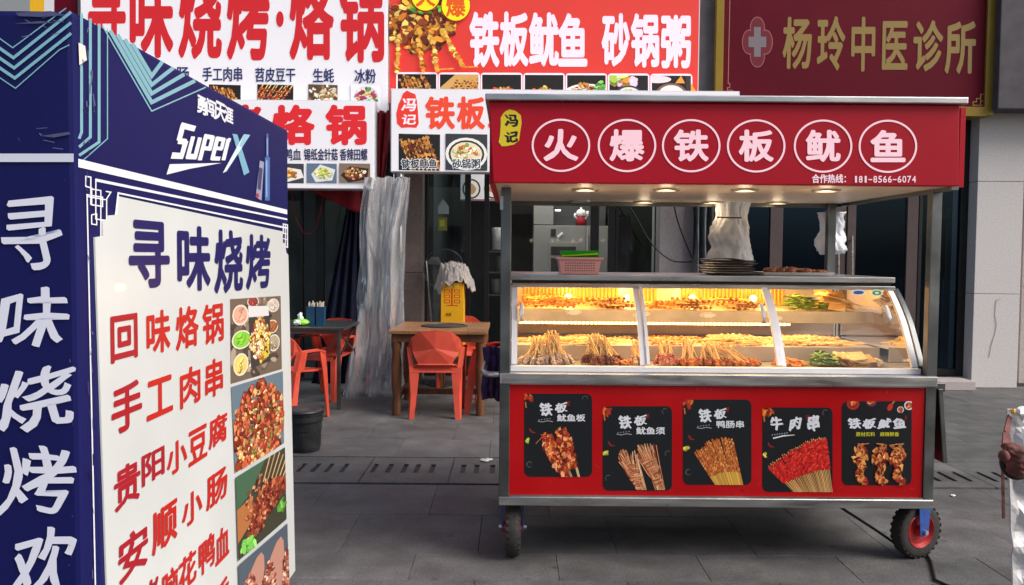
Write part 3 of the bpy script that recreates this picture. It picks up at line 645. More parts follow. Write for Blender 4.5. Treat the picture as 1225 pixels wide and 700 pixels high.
for (x0, x1), k, st in (((477, 526.5), 'skew', '铁板鱿鱼'), ((533, 583), 'bowl', '砂锅粥'), ((590, 640), 'plate', '')):
    pic(P, [(x0, 160), (x1, 161), (x1, 204.5), (x0, 203.5)], k, '#1d1a1a' if k == 'skew' else '#35383a')
    if st: P.text(st, x0+3+(5 if len(st) == 3 else 0), 190, x1-3-(5 if len(st) == 3 else 0), 202, '#2a3240', .03, out=('#e8eef2', .5))
P.build('picture_strip', 'print_lit', s4)
# clinic sign
Yk = 8.85
s5 = thing('sign_board', at(1025, 139, Yk), 'dark maroon clinic sign with golden characters and a cross emblem', 'sign')
part('face', 'maroon', s5, lambda g: pbox(g, 866, -60, 1184, 128, Yk, .02))
part('frame', 'yframe', s5, lambda g: (pbox(g, 857, -60, 866, 138, Yk-.03, .25), pbox(g, 1181, -60, 1192, 138, Yk-.03, .25), pbox(g, 866.2, 126.5, 1180.8, 138, Yk-.029, .25)), bev=.003)
part('box_body', 'wall_dk', s5, lambda g: pbox(g, 858, -60, 1190, 137, Yk+.021, .25))
GD = '#937a3c'
P = Print('Y', Yk)
P.sep = ('character', 'print', s5)
for ch, x0, y0, x1, y1 in (('杨', 936, 21, 970, 82), ('玲', 977, 20, 1010, 84), ('中', 1018, 21, 1046, 85), ('医', 1055, 26, 1085, 83), ('诊', 1092, 25, 1127, 85), ('所', 1130, 26, 1166, 88)): P.glyph(ch, x0, y0, x1, y1, GD, .035, .04)
P.build('lettering', 'print', s5)
P = Print('Y', Yk)
cx, cy = 906, 50.5
for dx, dy, rx, ry in ((0, -17, 9, 13.5), (0, 17, 9, 13.5), (-10, 0, 8.5, 15), (10, 0, 8.5, 15)): P.ell(cx+dx, cy+dy, rx, ry, '#a4565e', 0, 24)
for dx, dy, rx, ry in ((0, -17, 8, 12.3), (0, 17, 8, 12.3), (-10, 0, 7.5, 13.8), (10, 0, 7.5, 13.8)): P.ell(cx+dx, cy+dy, rx, ry, '#6e0a1c', 0, 24)
P.rect(cx-10.5, cy-6.5, cx+10.5, cy+6, '#7d747a'); P.rect(cx-4, cy-18, cx+4, cy+17.5, '#7d747a')
P.build('cross_emblem', 'print', s5)
P = Print('Y', Yk)
P.line([(873.5, -20), (871, 100), (873, 100), (873, 105), (870, 105), (870, 108), (876, 108), (876, 115), (872, 115), (872, 112)], .8, '#b87a6a')
P.line([(1183, -20), (1180, 104), (1178, 104), (1178, 110), (1180.5, 110), (1180.5, 126), (1164, 126), (1164, 122), (1168, 122), (1168, 118), (1173, 118), (1173, 126), (1170, 126)], .9, '#b8923f')
P.line([(1173, 118), (1173, 113), (1179, 113), (1179, 121), (1173, 121)], .9, '#b8923f')
P.build('fret_border', 'print', s5)['kind'] = 'stuff'
# red cloths and plastic curtain
def sheet(fn, nu, nv):
    g = G(); vs = [fn(i/nu, j/nv) for j in range(nv+1) for i in range(nu+1)]
    g.add(vs, [(j*(nu+1)+i, j*(nu+1)+i+1, (j+1)*(nu+1)+i+1, (j+1)*(nu+1)+i) for j in range(nv) for i in range(nu)]); return g
def nz(x, y, z=0): return noise.noise(Vector((x, y, z)))
t = thing('red_valance', at(390, 225, 8.6), 'red cloth valance hanging below the smaller white sign', 'cloth')
def fv(u, v):
    x = 300+135*u; y = 221+v*(8+26*max(0, (u-.35)/.65)**1.5+3*math.sin(u*9)); p = at(x, y, 8.62); p.y += .03*math.sin(u*40)+.02*nz(u*9, v*3); return p
sheet(fv, 60, 8).build('cloth', 'redcloth', t, smooth=True, solid=.004)
t = thing('red_banner', at(455, 140, 8.45), 'bunched red cloth hanging beside the pillar under the white signs', 'cloth')
def fb(u, v):
    wd = (9-7.0*v**1.6); x = 459-2*v+(u-.5)*2*wd; y = 133+v*88; p = at(x, y, 8.52); p.y += .05*math.sin(u*13+v*4)+.03*nz(u*6, v*8); return p
sheet(fb, 24, 30).build('cloth', 'redcloth', t, smooth=True, solid=.004)
t = thing('navy_curtain', at(390, 340, 8.95), 'dark navy curtain drawn to one side behind the black table', 'curtain')
def fn_(u, v):
    xl = 418-46*v; x = xl+(430-xl)*u; y = 232+v*228; p = at(x, y, 8.95); p.y += .05*math.sin(u*22)+.03*nz(u*5, v*6); return p
sheet(fn_, 50, 30).build('cloth', 'navy', t, smooth=True, solid=.004)
t = thing('plastic_curtain', at(455, 470, 8.2), 'clear plastic weather curtain gathered beside the brown pillar', 'curtain')
def fp(u, v, k=0):
    xl = 436-5*math.sin(min(1, v*2)*1.5)-6*v-18*max(0, v-.72)/.28; xr = 490-6*math.sin(v*3.1)-12*max(0, v-.6)
    x = xl+(xr-xl)*u; y = 212+v*268; p = at(x, y, 8.15+.1*k)
    f = .05*math.sin(u*15+3*v+3.5*nz(u*2, v*2.2, k)+k)+.10*nz(u*5, v*3, k+3)+.07*abs(nz(u*5+v*2, v*3.5, k+1))+.03*abs(nz(u*11-v*3, v*6, k)); p.y += f; p.x += .05*nz(v*3, u*2, k+9); p.z += .02*nz(u*7, v*9); return p
sheet(lambda u, v: fp(u, v, 0), 90, 120).build('plastic_sheet', 'film', t, smooth=True)
sheet(lambda u, v: fp(u, v, 1.3), 50, 80).build('plastic_sheet', 'film', t, smooth=True)
t = thing('downpipe', at(476, 300, 8.8), 'pale steel pipe running down behind the plastic curtain', 'pipe')
part('pipe', 'steel', t, lambda g: g.cyl((at(477, 300, 8.7).x, 8.7, .001), (at(477, 300, 8.7).x, 8.7, 2.8), .055, n=16), smooth=True)
t = thing('plastic_curtain', at(841, 320, 8.7), 'dark folded plastic curtain beside the pinkish pillar behind the cart', 'curtain')
def fq(u, v):
    p = at(829+29*u, 205+v*250, 8.75); p.y += .06*math.sin(u*24+nz(u*2, v*3)*2)+.02*nz(u*9, v*9); return p
M['dkfilm'] = mat('grey_pvc_sheet', (.16, .175, .18), .2, .3, .25, 6)
sheet(fq, 50, 40).build('plastic_sheet', 'dkfilm', t, smooth=True, solid=.003)
# hanging cables
def hang(label, pts, Y, r=.008, m_='cable', nm='hanging_cable', cat='cable'):
    t = thing(nm, at(*pts[0], Y), label, cat); P_ = [at(x, y, Y) for x, y in pts]
    q = []
    for i in range(len(P_)-1):
        a = P_[max(i-1, 0)]; b_ = P_[i]; c = P_[i+1]; d = P_[min(i+2, len(P_)-1)]
        for k in range(6):
            s_ = k/6; q.append(.5*((2*b_)+(c-a)*s_+(2*a-5*b_+4*c-d)*s_*s_+(3*b_-a-3*c+d)*s_**3))
    q.append(P_[-1]); g = G(); g.tube(q, r, 6); g.build('cord', m_, t, smooth=True); return t
hang('black cable sagging across the grey glass door to the pillar', [(746, 235), (762, 262), (780, 292), (800, 310), (815, 313.5), (829, 313)], 8.85)
hang('black cable slanting down the pinkish pillar', [(802, 225), (810, 262), (820, 290), (828, 309)], 8.85)
hang('thin red cord looped in the doorway under the red valance', [(350, 232), (352, 255), (362, 277), (370, 279.5), (378, 272), (384, 250), (387, 232)], 8.75, .005, 'redcloth', 'red_cord_loop', 'cord_loop')  # a plain loop of red cord
print('facade ok')
# ================================================================== FOOD CART
X0, X1, YF, YB = -.052, 1.905, 3.72, 4.82
ZB0, ZB1, ZP, ZC = .272, .312, .825, .872       # lower frame, panel, counter
cart = thing('food_cart', ((X0+X1)/2, (YF+YB)/2, 0), 'red and stainless steel street food cart with a lit glass display case and awning', 'food cart')
pw = .046
for x in (X0, X1-pw):
    part('front_post', 'steel_dk', cart, lambda g: g.box(x, x+pw, YF, YF+pw, ZB1, 1.70), bev=.003)
part('rear_post', 'steel_dk', cart, lambda g: g.box(X0, X0+pw, YB-pw, YB, ZB1, 1.70), bev=.003)
part('rear_post', 'steel_dk', cart, lambda g: g.box(1.79, 1.836, YB-pw-.02, YB-.02, ZB1, 1.70), bev=.003)
part('lower_frame', 'steel', cart, lambda g: (g.box(X0, X1, YF-.004, YF+.05, ZB0, ZB1), g.box(X0, X1, YB-.05, YB, ZB0, ZB1), g.box(X0, X0+.05, YF+.05, YB-.05, ZB0, ZB1), g.box(X1-.05, X1, YF+.05, YB-.05, ZB0, ZB1)), bev=.003)
part('floor_plate', 'steel_dk', cart, lambda g: g.box(X0+.05, X1-.05, YF+.05, YB-.05, ZB0+.01, ZB0+.02))
part('front_panel', 'red_panel', cart, lambda g: g.box(X0+pw-.008, X1-pw-.002, YF+.008, YF+.03, ZB1, ZP))
part('panel_edge', 'steel', cart, lambda g: (g.box(X0+pw, X1-pw, YF+.001, YF+.0085, ZB1, ZB1+.008), g.box(X0+pw, X1-pw, YF+.001, YF+.0085, ZP-.004, ZP)))
for x in (X0+.012, X1-.03): part('side_panel', 'red_panel', cart, lambda g: g.box(x, x+.018, YF+pw, YB-pw, ZB1, ZP))
part('rear_panel', 'steel', cart, lambda g: g.box(X0+pw, X1-pw, YB-.03, YB-.012, ZB1, ZP))
part('counter', 'steel', cart, lambda g: g.box(X0+.002, X1-.002, YF-.012, YB+.01, ZP, ZC), bev=.004)
# posters
BK = '#11151a'
def poster(q, title, sub, art):
    P = Print('Y', YF+.008, .001, 5e-6)
    x0, y0, x1, y1 = q; P.rrect(x0, y0, x1, y1, 7, BK)
    P.quad([(x0, y0), (x1, y0), (x1, y1), (x0, y1)])
    if art != 'squid3':
        f_heap(P, .07, .05, .06, .04, 9, .022, ['#c04a1c', '#e07a20', '#a02a18']); P.stroke([(.02, .1), (.03, .17)], .02, '#b86a20')
        f_heap(P, .04, .56, .03, .02, 4, .018, ['#9ab03a', '#d8c850']); P.stroke([(.08, .42), (.11, .46), (.17, .47)], .022, '#8c1c1c', .3)
        for _ in range(3):
            cx, cy = R.choice([(.9, .06), (.94, .56), (.08, .85)]); a = R.random()*3
            P.line([(cx+.05*math.cos(a+k*.9)*(1-.1*k), cy+.035*math.sin(a+k*.9)) for k in range(5)], .006, '#5a6062')
        P.glyph('记', .62, .09, .67, .14, '#a01c1c', .04)
    W_ = '#d7dbe2'
    if title == '铁板':
        P.glyph('铁', .22, .11, .41, .27, W_, .04, .06, brush=1); P.glyph('板', .45, .10, .63, .23, W_, .035, .06, brush=1)
        n = len(sub); P.text(sub, .48, .245, .48+.42, .335, W_, .03); P.line([(.2, .33), (.27, .34), (.34, .325), (.42, .335)], .008, '#9a9ea4')
        for k in range(5): P.ell(.22+.04*k, .315-.004*k, .012, .008, '#83878c', 0, 5)
    elif title == '牛肉串':
        P.glyph('牛', .11, .11, .29, .27, W_, .045, .05, brush=1); P.glyph('肉', .38, .11, .55, .28, W_, .04, .05, brush=1); P.glyph('串', .64, .09, .81, .28, W_, .05, brush=1)
        for k in range(7): P.ell(.14+.035*k, .325-.004*k, .011, .008, '#9a9ea4', 0, 5)
        P.stroke([(.15, .365), (.3, .335), (.46, .325)], .016, W_, .4)
    else:
        for i, ch in enumerate('铁板鱿鱼'): P.glyph(ch, .08+.215*i, .20, .08+.215*i+.19, .33, W_, .045, .05, brush=1)
        P.text('原材实料 麻辣鲜香', .2, .365, .82, .42, '#c9c62a', .02)
        for cx, cy, r_, c_ in ((.16, .03, .09, '#b02a20'), (.42, 0, .08, '#6a3050'), (.96, .05, .07, '#d8d8d8'), (.84, .1, .05, '#c8c8c4')): P.ell(cx, cy, r_, r_*.8, c_, 0, 14); P.ell(cx, cy, r_*.7, r_*.55, '#7a2018', 0, 12); f_heap(P, cx, cy, r_*.5, r_*.4, 6, .014, ['#d05030', '#e08040'])
        P.ell(.69, .07, .05, .035, '#c02c1c', -.9, 12); P.stroke([(.72, .03), (.78, -.03)], .02, '#b87840'); P.glyph('记', .9, .17, .93, .22, '#b02020', .03)
    if art == 'squid':
        ml = ['#a5361a', '#d2622a', '#7c2412', '#e58a44', '#8a1f10', '#f0a070']
        P.stroke([(.75, .83), (.81, 1.02)], .035, '#c9ac7c'); P.stroke([(.62, .84), (.70, 1.02)], .035, '#a88a5c')
        for ax, ay, bx, by in ((.32, .52, .60, .98), (.54, .45, .70, .84)):
            for k in range(16):
                f_heap(P, ax+(bx-ax)*k/15, ay+(by-ay)*k/15, .09*math.sin(.5+2.3*k/15)+.02, .03, 12, .021, ml)
        P.stroke([(.17, .6), (.25, .53), (.32, .51)], .01, '#b06a3a'); P.stroke([(.50, .44), (.53, .40)], .016, '#c4a070')
    elif art == 'tentacle':
        ml = ['#b06a3c', '#d89a68', '#8a3c20', '#e8bb90', '#a04a28']
        for ox, oy in ((0, .04), (.27, -.02)):
            for k in range(46):
                t_ = R.random(); x = .22+ox+.28*R.random(); y = .55+oy+R.uniform(-.09, .08); xe = .56+ox+R.uniform(-.07, .07); ye = .99
                xm, ym = (x+xe)/2+R.uniform(-.03, .03), (y+ye)/2; P.stroke([(x, y), (xm, ym), (xe, ye)], .012, rc(R.choice(ml), R.choice(ml), .3), .7)
            for k in range(40):
                t_ = .1+.85*R.random(); x = .36+ox+.2*t_+R.uniform(-.09, .09)*(1.1-t_); P.stroke([(x-.05, .6+oy+.38*t_), (x+.05, .585+oy+.38*t_+R.uniform(-.03, .03))], .012, rc('#8a2f18', '#e0a070', .3))
    elif art == 'duck':
        for k in range(26):
            t_ = k/25; x0_, y0_ = .18+.55*t_+R.uniform(-.01, .01), .63-.17*math.sin(t_*2.2)+R.uniform(-.02, .02); xe, ye = .52+.36*t_, 1.05
            P.stroke([(x0_, y0_), (xe, ye)], .02, rc('#b87a34', '#d8b04a', .2))
            for i in range(22):
                s_ = i/22*.66; P.ell(x0_+(xe-x0_)*s_, y0_+(ye-y0_)*s_, .013, .016, rc(R.choice(['#b4501e', '#d8823a', '#8a3414', '#e8a860']), '#b4602a', .25), 0, 5)
    elif art == 'beef':
        for k in range(30):
            t_ = k/29; x0_, y0_ = .10+.80*t_, .72-.34*math.sin(t_*1.5)+R.uniform(-.015, .015); xe, ye = .52+.48*t_, 1.06
            P.stroke([(x0_-.015, y0_-.03), (xe, ye)], .012, rc('#c08a50', '#e0b070', .25))
            for i in range(20):
                s_ = i/20*.52; P.ell(x0_+(xe-x0_)*s_, y0_+(ye-y0_)*s_, .02, .018, rc(R.choice(['#b01414', '#d82a20', '#7c0c10', '#e84a38']), '#c01c18', .3), R.random()*3, 5)
    else:
        ml = ['#8c3a18', '#c2682c', '#e09a52', '#5c1c10', '#a02a1a', '#d88048']
        for cx in (.26, .54, .79):
            P.stroke([(cx+.03, .5), (cx+.04, 1.02)], .03, '#b98a4a')
            for k in range(15): f_heap(P, cx+.03*math.sin(k), .58+k*.026, .06+.045*math.sin(k*.45+.3), .02, 10, .02, ml)
            for k in range(4): P.stroke([(cx+R.uniform(-.05, .08), .6), (cx+R.uniform(-.12, .12), .52), (cx+R.uniform(-.1, .14), .50)], .009, '#c87a48')
    P.q = None
    return P
for i, (q, ti, su, ar) in enumerate([((627, 471, 708.5, 570.5), '铁板', '鱿鱼板', 'squid'), ((721, 486, 804, 587), '铁板', '鱿鱼须', 'tentacle'), ((817, 478, 899, 580), '铁板', '鸭肠串', 'duck'), ((912, 487.5, 996, 588.5), '牛肉串', '', 'beef'), ((1007, 480, 1090.5, 580.5), '铁板鱿鱼', '', 'squid3')]):
    poster(q, ti, su, ar).build('poster', 'print', cart, ['black poster of two fat red squid skewers', 'black poster of squid tentacle bundles', 'black poster of a fan of golden duck intestine skewers', 'black poster of a fan of bright red beef skewers', 'black poster of three glazed squid skewers with yellow small print'][i])
P = Print('Y', YF+.008, .0008, 1e-6); rw = random.Random(11)
for k in range(46):
    x, y = rw.uniform(612, 1102), rw.choice((rw.uniform(585, 599), rw.uniform(462, 598), rw.uniform(462, 470))); P.ell(x, y, rw.uniform(.4, 2.2), rw.uniform(.3, 1.1), rw.choice(['#7a0a10', '#8f1016', '#5f0a0c', '#b5303a']), rw.uniform(0, 3), 7)
for k in range(14):
    x, y = rw.uniform(612, 1100), rw.uniform(465, 596); P.line([(x, y), (x+rw.uniform(-9, 9), y+rw.uniform(-3, 6))], .35, '#d0454c')
P.build('scuff_marks', 'print', cart)['kind'] = 'stuff'
# awning
YA = 3.52; ZA0, ZA1 = 1.703, 2.038
part('awning_fascia', 'fascia', cart, lambda g: g.add([(-.082, YA+.001, ZA0), (1.868, YA+.001, ZA0), (1.862, YA, ZA1), (-.102, YA, ZA1), (-.082, YA+.05, ZA0), (1.868, YA+.05, ZA0), (1.862, YA+.05, ZA1), (-.102, YA+.05, ZA1)], [(0, 1, 2, 3), (7, 6, 5, 4), (0, 4, 5, 1), (3, 2, 6, 7), (1, 5, 6, 2), (0, 3, 7, 4)]), bev=.003)
part('awning_side', 'fascia', cart, lambda g: g.box(-.10, -.078, YA+.052, 4.88, ZA0, ZA1))
part('awning_side', 'fascia', cart, lambda g: g.box(1.895, 1.917, YA+.052, 4.88, ZA0, ZA1))
part('awning_roof', 'steel', cart, lambda g: g.box(-.118, 1.885, YA-.025, 4.9, ZA1+.002, ZA1+.03), bev=.005)
part('awning_ceiling', 'ceil', cart, lambda g: g.box(-.075, 1.892, YA+.055, 4.87, ZA0+.004, ZA0+.016))
part('ceiling_rim', 'steel_dk', cart, lambda g: (g.box(-.075, 1.892, YB-.03, YB+.02, ZA0-.018, ZA0+.003), g.box(1.865, 1.895, YA+.05, YB-.031, ZA0-.012, ZA0+.003)))
P = Print('Y', YA, .0015, 1e-5); PK = '#f3c9d4'
step_=0
for ch, cx in zip('火爆铁板鱿鱼', (671, 750, 826.8, 904.5, 984.5, 1062)):
    cy = 174+(cx-671)*.003; P.ring(cx, cy, 35, 31.8, 2.3, PK); P.build('ring', 'print_fascia', cart); P = Print('Y', YA, .0015, 1e-5); P.sep = ('character', 'print_fascia', cart)
    P.glyph(ch, cx-20.5, cy-19, cx+20.5, cy+18.5, PK, .042)
    P = Print('Y', YA, .0015, 1e-5)
P.sep = None; P.text('合作热线：', 971, 208.3, 1018, 219.3, '#e8ccd6', .04); x = 1021
for ch in '181-8566-6074':
    P.glyph(ch, x+(1.6 if ch == '1' else .4), 210.6 if ch != '-' else 214.3, x+(4.0 if ch == '1' else 5.0), 218.6 if ch != '-' else 215.6, '#e8ccd6', .03 if ch not in '-1' else .005); x += 5.78
P.build('phone_line', 'print_fascia', cart)['kind'] = 'stuff'
P = Print('Y', YA, .0015, 1e-5)
P.poly([(605, 133), (610, 131), (617, 133), (623, 138), (624, 147), (622, 160), (621, 168), (615, 173), (606, 175), (600, 175), (596.5, 170), (598, 163), (599, 150), (599, 141), (602, 136)], '#c3ae1c')
P.glyph('冯', 603, 137, 619, 152, '#15120c', .05, .06, brush=1); P.glyph('记', 603, 157, 619, 171, '#15120c', .05, .06, brush=1)
P.build('name_blob', 'print_fascia', cart)
for k, (x, Y, lit) in enumerate([(700, 226, 1), (797, 226, 1), (891, 226.5, 1), (988, 227, 1), (694, 240, 0), (771, 241, 1), (852, 241.5, 1), (930, 242, 1)]):
    p = gr(x, Y, ZA0+.004)
    o = part('downlight', 'steel', cart, lambda g: g.lathe((p.x, p.y, ZA0), [(.062, .004), (.062, -.004), (.046, -.006), (.046, -.001)], 20), smooth=False)
    if lit:
        l_ = bpy.data.lights.new('downlight_bulb', 'POINT'); l_.energy = .22; l_.shadow_soft_size = .03; l_.color = (1, .74, .46); b2 = bpy.data.objects.new('downlight_bulb', l_); col.objects.link(b2); b2.location = (p.x, p.y, ZA0-.05)
    part('lamp_or_glint_disc', 'warm_disc' if lit else 'ceil', o, lambda g: g.lathe((p.x, p.y, ZA0-.001), [(.046, 0), (0, 0)], 20))
# ---- display case
M['lip'] = mat('dull_shelf_edge', (.30, .27, .25), .4, .4, .2, 6)
PROF = [(4.07, 1.245), (4.02, 1.205), (3.965, 1.155), (3.905, 1.09), (3.858, 1.02), (3.815, .95), (3.788, .90)]
XL, XR = .0, 1.845
def fine(pr, k=5):
    out = []
    for i in range(len(pr)-1):
        a = pr[max(i-1, 0)]; b_ = pr[i]; c = pr[i+1]; d = pr[min(i+2, len(pr)-1)]
        for j in range(k):
            t = j/k; out.append(tuple(.5*(2*b_[q]+(c[q]-a[q])*t+(2*a[q]-5*b_[q]+4*c[q]-d[q])*t*t+(3*b_[q]-a[q]-3*c[q]+d[q])*t**3) for q in (0, 1)))
    return out+[pr[-1]]
PROF_C = PROF; PROF = fine(PROF)
def ribbon(x0, x1, th, dy=0, prof=None):
    prof = prof or PROF
    g = G(); n = len(prof); A = []
    for i, (y, z) in enumerate(prof):
        a = prof[max(i-1, 0)]; b_ = prof[min(i+1, n-1)]; d = Vector((0, b_[0]-a[0], b_[1]-a[1])).normalized(); nn = Vector((0, d.z, -d.y))
        if nn.y > 0: nn = -nn
        A.append((Vector((0, y, z))+nn*(dy+th), Vector((0, y, z))+nn*dy))
    vs = []
    for o_, i_ in A:
        for x, p in ((x0, o_), (x1, o_), (x1, i_), (x0, i_)): vs.append((x, p.y, p.z))
    fs = []
    for i in range(n-1):
        for k in range(4): fs.append((i*4+k, i*4+(k+1) % 4, (i+1)*4+(k+1) % 4, (i+1)*4+k))
    fs += [(0, 1, 2, 3), ((n-1)*4+3, (n-1)*4+2, (n-1)*4+1, (n-1)*4)]
    return g.add(vs, fs)
seams = [XL, .612, 1.232, XR]
case = thing('display_case', ((XL+XR)/2, 4.3, ZC), 'curved glass warming display case standing on the red food cart', 'display case')
for i in range(3):
    a, c = seams[i], seams[i+1]; dy = .004 if i != 1 else .014
    gw = G(); gw.add([(x_, y_-dy*.85, z_+dy*.5) for y_, z_ in PROF for x_ in (a+.012, c-.012)], [(2*k_, 2*k_+1, 2*k_+3, 2*k_+2) for k_ in range(len(PROF)-1)])
    o = gw.build('glass_window', 'glass', case, smooth=True)
    for e in ((a, a+.026) if i == 0 else (a+.002, a+.016), (c-.026, c)):
        ribbon(e[0], e[1], .016, dy-.006).build('window_frame', 'white_frame', o)
    hx = [.045, 1.176, 1.76][i]
    pr = [p for p in PROF_C[1:5]]
    hg = G(); f = lambda t_: (pr[0][0]+(pr[-1][0]-pr[0][0])*t_, pr[0][1]+(pr[-1][1]-pr[0][1])*t_)
    tt = (.30, .36, .62, .68); hx2 = hx
    pts = []
    for k, (s_, d) in enumerate(zip(tt, (.012, .04, .04, .012))):
        ii = s_*3; j = min(2, int(ii)); fr_ = ii-j; y = pr[j][0]*(1-fr_)+pr[j+1][0]*fr_; z = pr[j][1]*(1-fr_)+pr[j+1][1]*fr_; pts.append((hx2, y-d*.85, z+d*.5))
    hg.tube(pts, .0095, 8); hg.build('window_handle', 'white_frame', o, smooth=True)
part('case_floor', 'lip', case, lambda g: g.box(XL, XR, 3.80, 4.79, ZC+.001, ZC+.008))
part('bottom_rail', 'white_frame', case, lambda g: g.box(XL-.005, XR+.01, 3.765, 3.80, ZC+.001, .898), bev=.002)
part('top_rail', 'steel', case, lambda g: g.box(XL-.01, XR+.01, 4.04, 4.085, 1.243, 1.262), bev=.003)
part('top_gap', 'black', case, lambda g: g.box(XL, XR, 4.07, 4.10, 1.263, 1.277))
part('top_deck', 'steel', case, lambda g: g.box(XL-.012, XR+.012, 4.05, YB-.05, 1.278, 1.306), bev=.004)
part('case_ceiling', 'case_in', case, lambda g: g.box(XL+.01, XR-.01, 4.09, 4.75, 1.262, 1.276))
part('back_wall', 'case_in', case, lambda g: g.box(XL, XR, 4.76, 4.785, ZC+.009, 1.275))
prof2 = [(p[0], p[1]) for p in PROF]+[(3.79, ZC+.002), (4.75, ZC+.002), (4.75, 1.26), (4.09, 1.26)]
part('left_end', 'white_frame', case, lambda g: g.prism([(XL-.012, y, z) for y, z in prof2], (1, 0, 0), .010))
part('right_end_glass', 'glass', case, lambda g: g.add([(XR+.004, y, z) for y, z in prof2], [tuple(range(len(prof2)))]))
ribbon(XR+.012, XR+.034, .012, -.004).build('end_trim', 'steel_dk', case)
part('latch', 'black', case, lambda g: (g.box(XR+.012, XR+.045, 3.775, 3.80, ZC+.001, .91), g.cyl((XR+.05, 3.79, ZC), (XR+.05, 3.79, .90), .006, n=8)))
# ribbed backing in three sheets, the fluting is geometry
for k, (a, c) in enumerate(((.06, .62), (.72, .83), (.96, 1.56))):
    g = G(); n = int((c-a)/.021)
    for i in range(n): g.cyl((a+.021*(i+.5), 4.752, 1.13), (a+.021*(i+.5), 4.752, 1.255), .008, n=6)
    o = g.build('ribbed_backing', 'ribs', case); o['kind'] = 'stuff'
SZ = 1.125
for nm_, y_, z0_, z1_, zs_ in (('upper_shelf', 4.22, SZ-.058, SZ+.002, SZ), ('middle_tray', 4.14, ZC+.01, .956, .952)):
    o = part(nm_, 'case_in', case, lambda g: g.box(XL+.012, XR-.02, y_, 4.74, zs_-.008, zs_), bev=.0015)
    part('shelf_edge', 'lip', o, lambda g: g.box(XL+.012, XR-.02, y_-.012, y_-.001, z0_, z1_), bev=.0015)
part('inner_back', 'case_in', case, lambda g: g.box(XL+.012, XR-.02, 4.735, 4.75, .96, 1.11))
part('led_bar', 'white_frame', case, lambda g: g.box(XL+.03, XR-.45, 4.225, 4.25, 1.052, 1.066))
for k in range(66):
    x = XL+.045+k*.0208
    if k == 0: o0 = part('led', 'warm_led', case, lambda g: g.box(x, x+.012, 4.222, 4.2245, 1.054, 1.064)); continue
    o = bpy.data.objects.new('led', o0.data); col.objects.link(o); o.parent = case; o.location = (.0208*k, 0, 0)
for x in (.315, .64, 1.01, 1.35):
    o = part('reflection_disc', 'steel', case, lambda g: g.lathe((x, 4.69, 1.165), [(.022, 0), (.026, -.02), (.012, .022), (0, .03)], 14, (0, 1, 0)))  # added glow spots standing in for awning downlights mirrored in the glass
    part('lamp_or_glint_disc', 'warm_led', o, lambda g: g.lathe((x, 4.665, 1.165), [(0, 0), (.018, .002), (.02, .008)], 14, (0, 1, 0)))  # emissive disc gives the mirrored downlight its glow
def area(x, y, z, sx_, sy_, e, rot, c=(1, .62, .24)):
    l = bpy.data.lights.new('case_lamp_and_fill', 'AREA'); l.shape = 'RECTANGLE'; l.size = sx_; l.size_y = sy_; l.energy = e; l.color = c
    o = bpy.data.objects.new('case_lamp_and_fill', l); col.objects.link(o); o.location = (x, y, z); o.rotation_euler = rot
area(.85, 4.45, 1.255, 1.6, .3, 15, (math.radians(15), 0, 0), (1, .50, .12))
area(.85, 4.30, 1.048, 1.6, .06, 5, (math.radians(-12), 0, 0), (1, .58, .24))
area(.85, 4.03, 1.19, 1.7, .05, 10, (math.radians(8), 0, 0), (1, .64, .26))  # front fill light added to brighten the skewer bunches
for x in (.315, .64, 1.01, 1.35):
    l_ = bpy.data.lights.new('reflection_fill', 'POINT'); l_.energy = 1.5; l_.shadow_soft_size = .025; l_.color = (1, .52, .14); b2 = bpy.data.objects.new('reflection_fill', l_); col.objects.link(b2); b2.location = (x, 4.60, 1.20)  # point lights added to spread the warm reflection glow, no bulbs there
# stickers on glass, right
P = Print('Y', 4.0, .0, 1e-5)
P.ell(1027, 350, 9, 3.6, '#dfe6ea', 0, 18); P.ell(1027, 350, 6.5, 2.3, '#3c5f9a', 0, 14); P.ell(1049, 350.5, 7.5, 4.2, '#dfe8dc', 0, 18); P.ell(1049, 350.5, 5.6, 3, '#4a9a52', 0, 14); P.ell(1049, 350.5, 2.5, 1.4, '#e8efe4', 0, 10)
P.build('sticker', 'print', case)
# right folded shelf, left push handle
part('folded_shelf', 'steel_dk', cart, lambda g: (g.bar((X1+.02, 3.95, .815), (X1+.05, 3.95, .48), .02, .46, (0, 1, 0)), g.box(X1+.001, X1+.05, 3.74, 3.76, .80, .84)), bev=.003)
part('push_handle', 'steel', cart, lambda g: g.tube([at(600, 448, YF+.02), at(584, 448, 3.76), at(578, 445, 3.85), at(581, 436, 3.98), at(588, 422, 4.15), at(596, 420, 4.3)], .014, 10), smooth=True)
# hinge
part('hinge', 'steel', cart, lambda g: g.box(X0-.004, X0+.01, YF-.002, YF+.02, 1.60, 1.66))
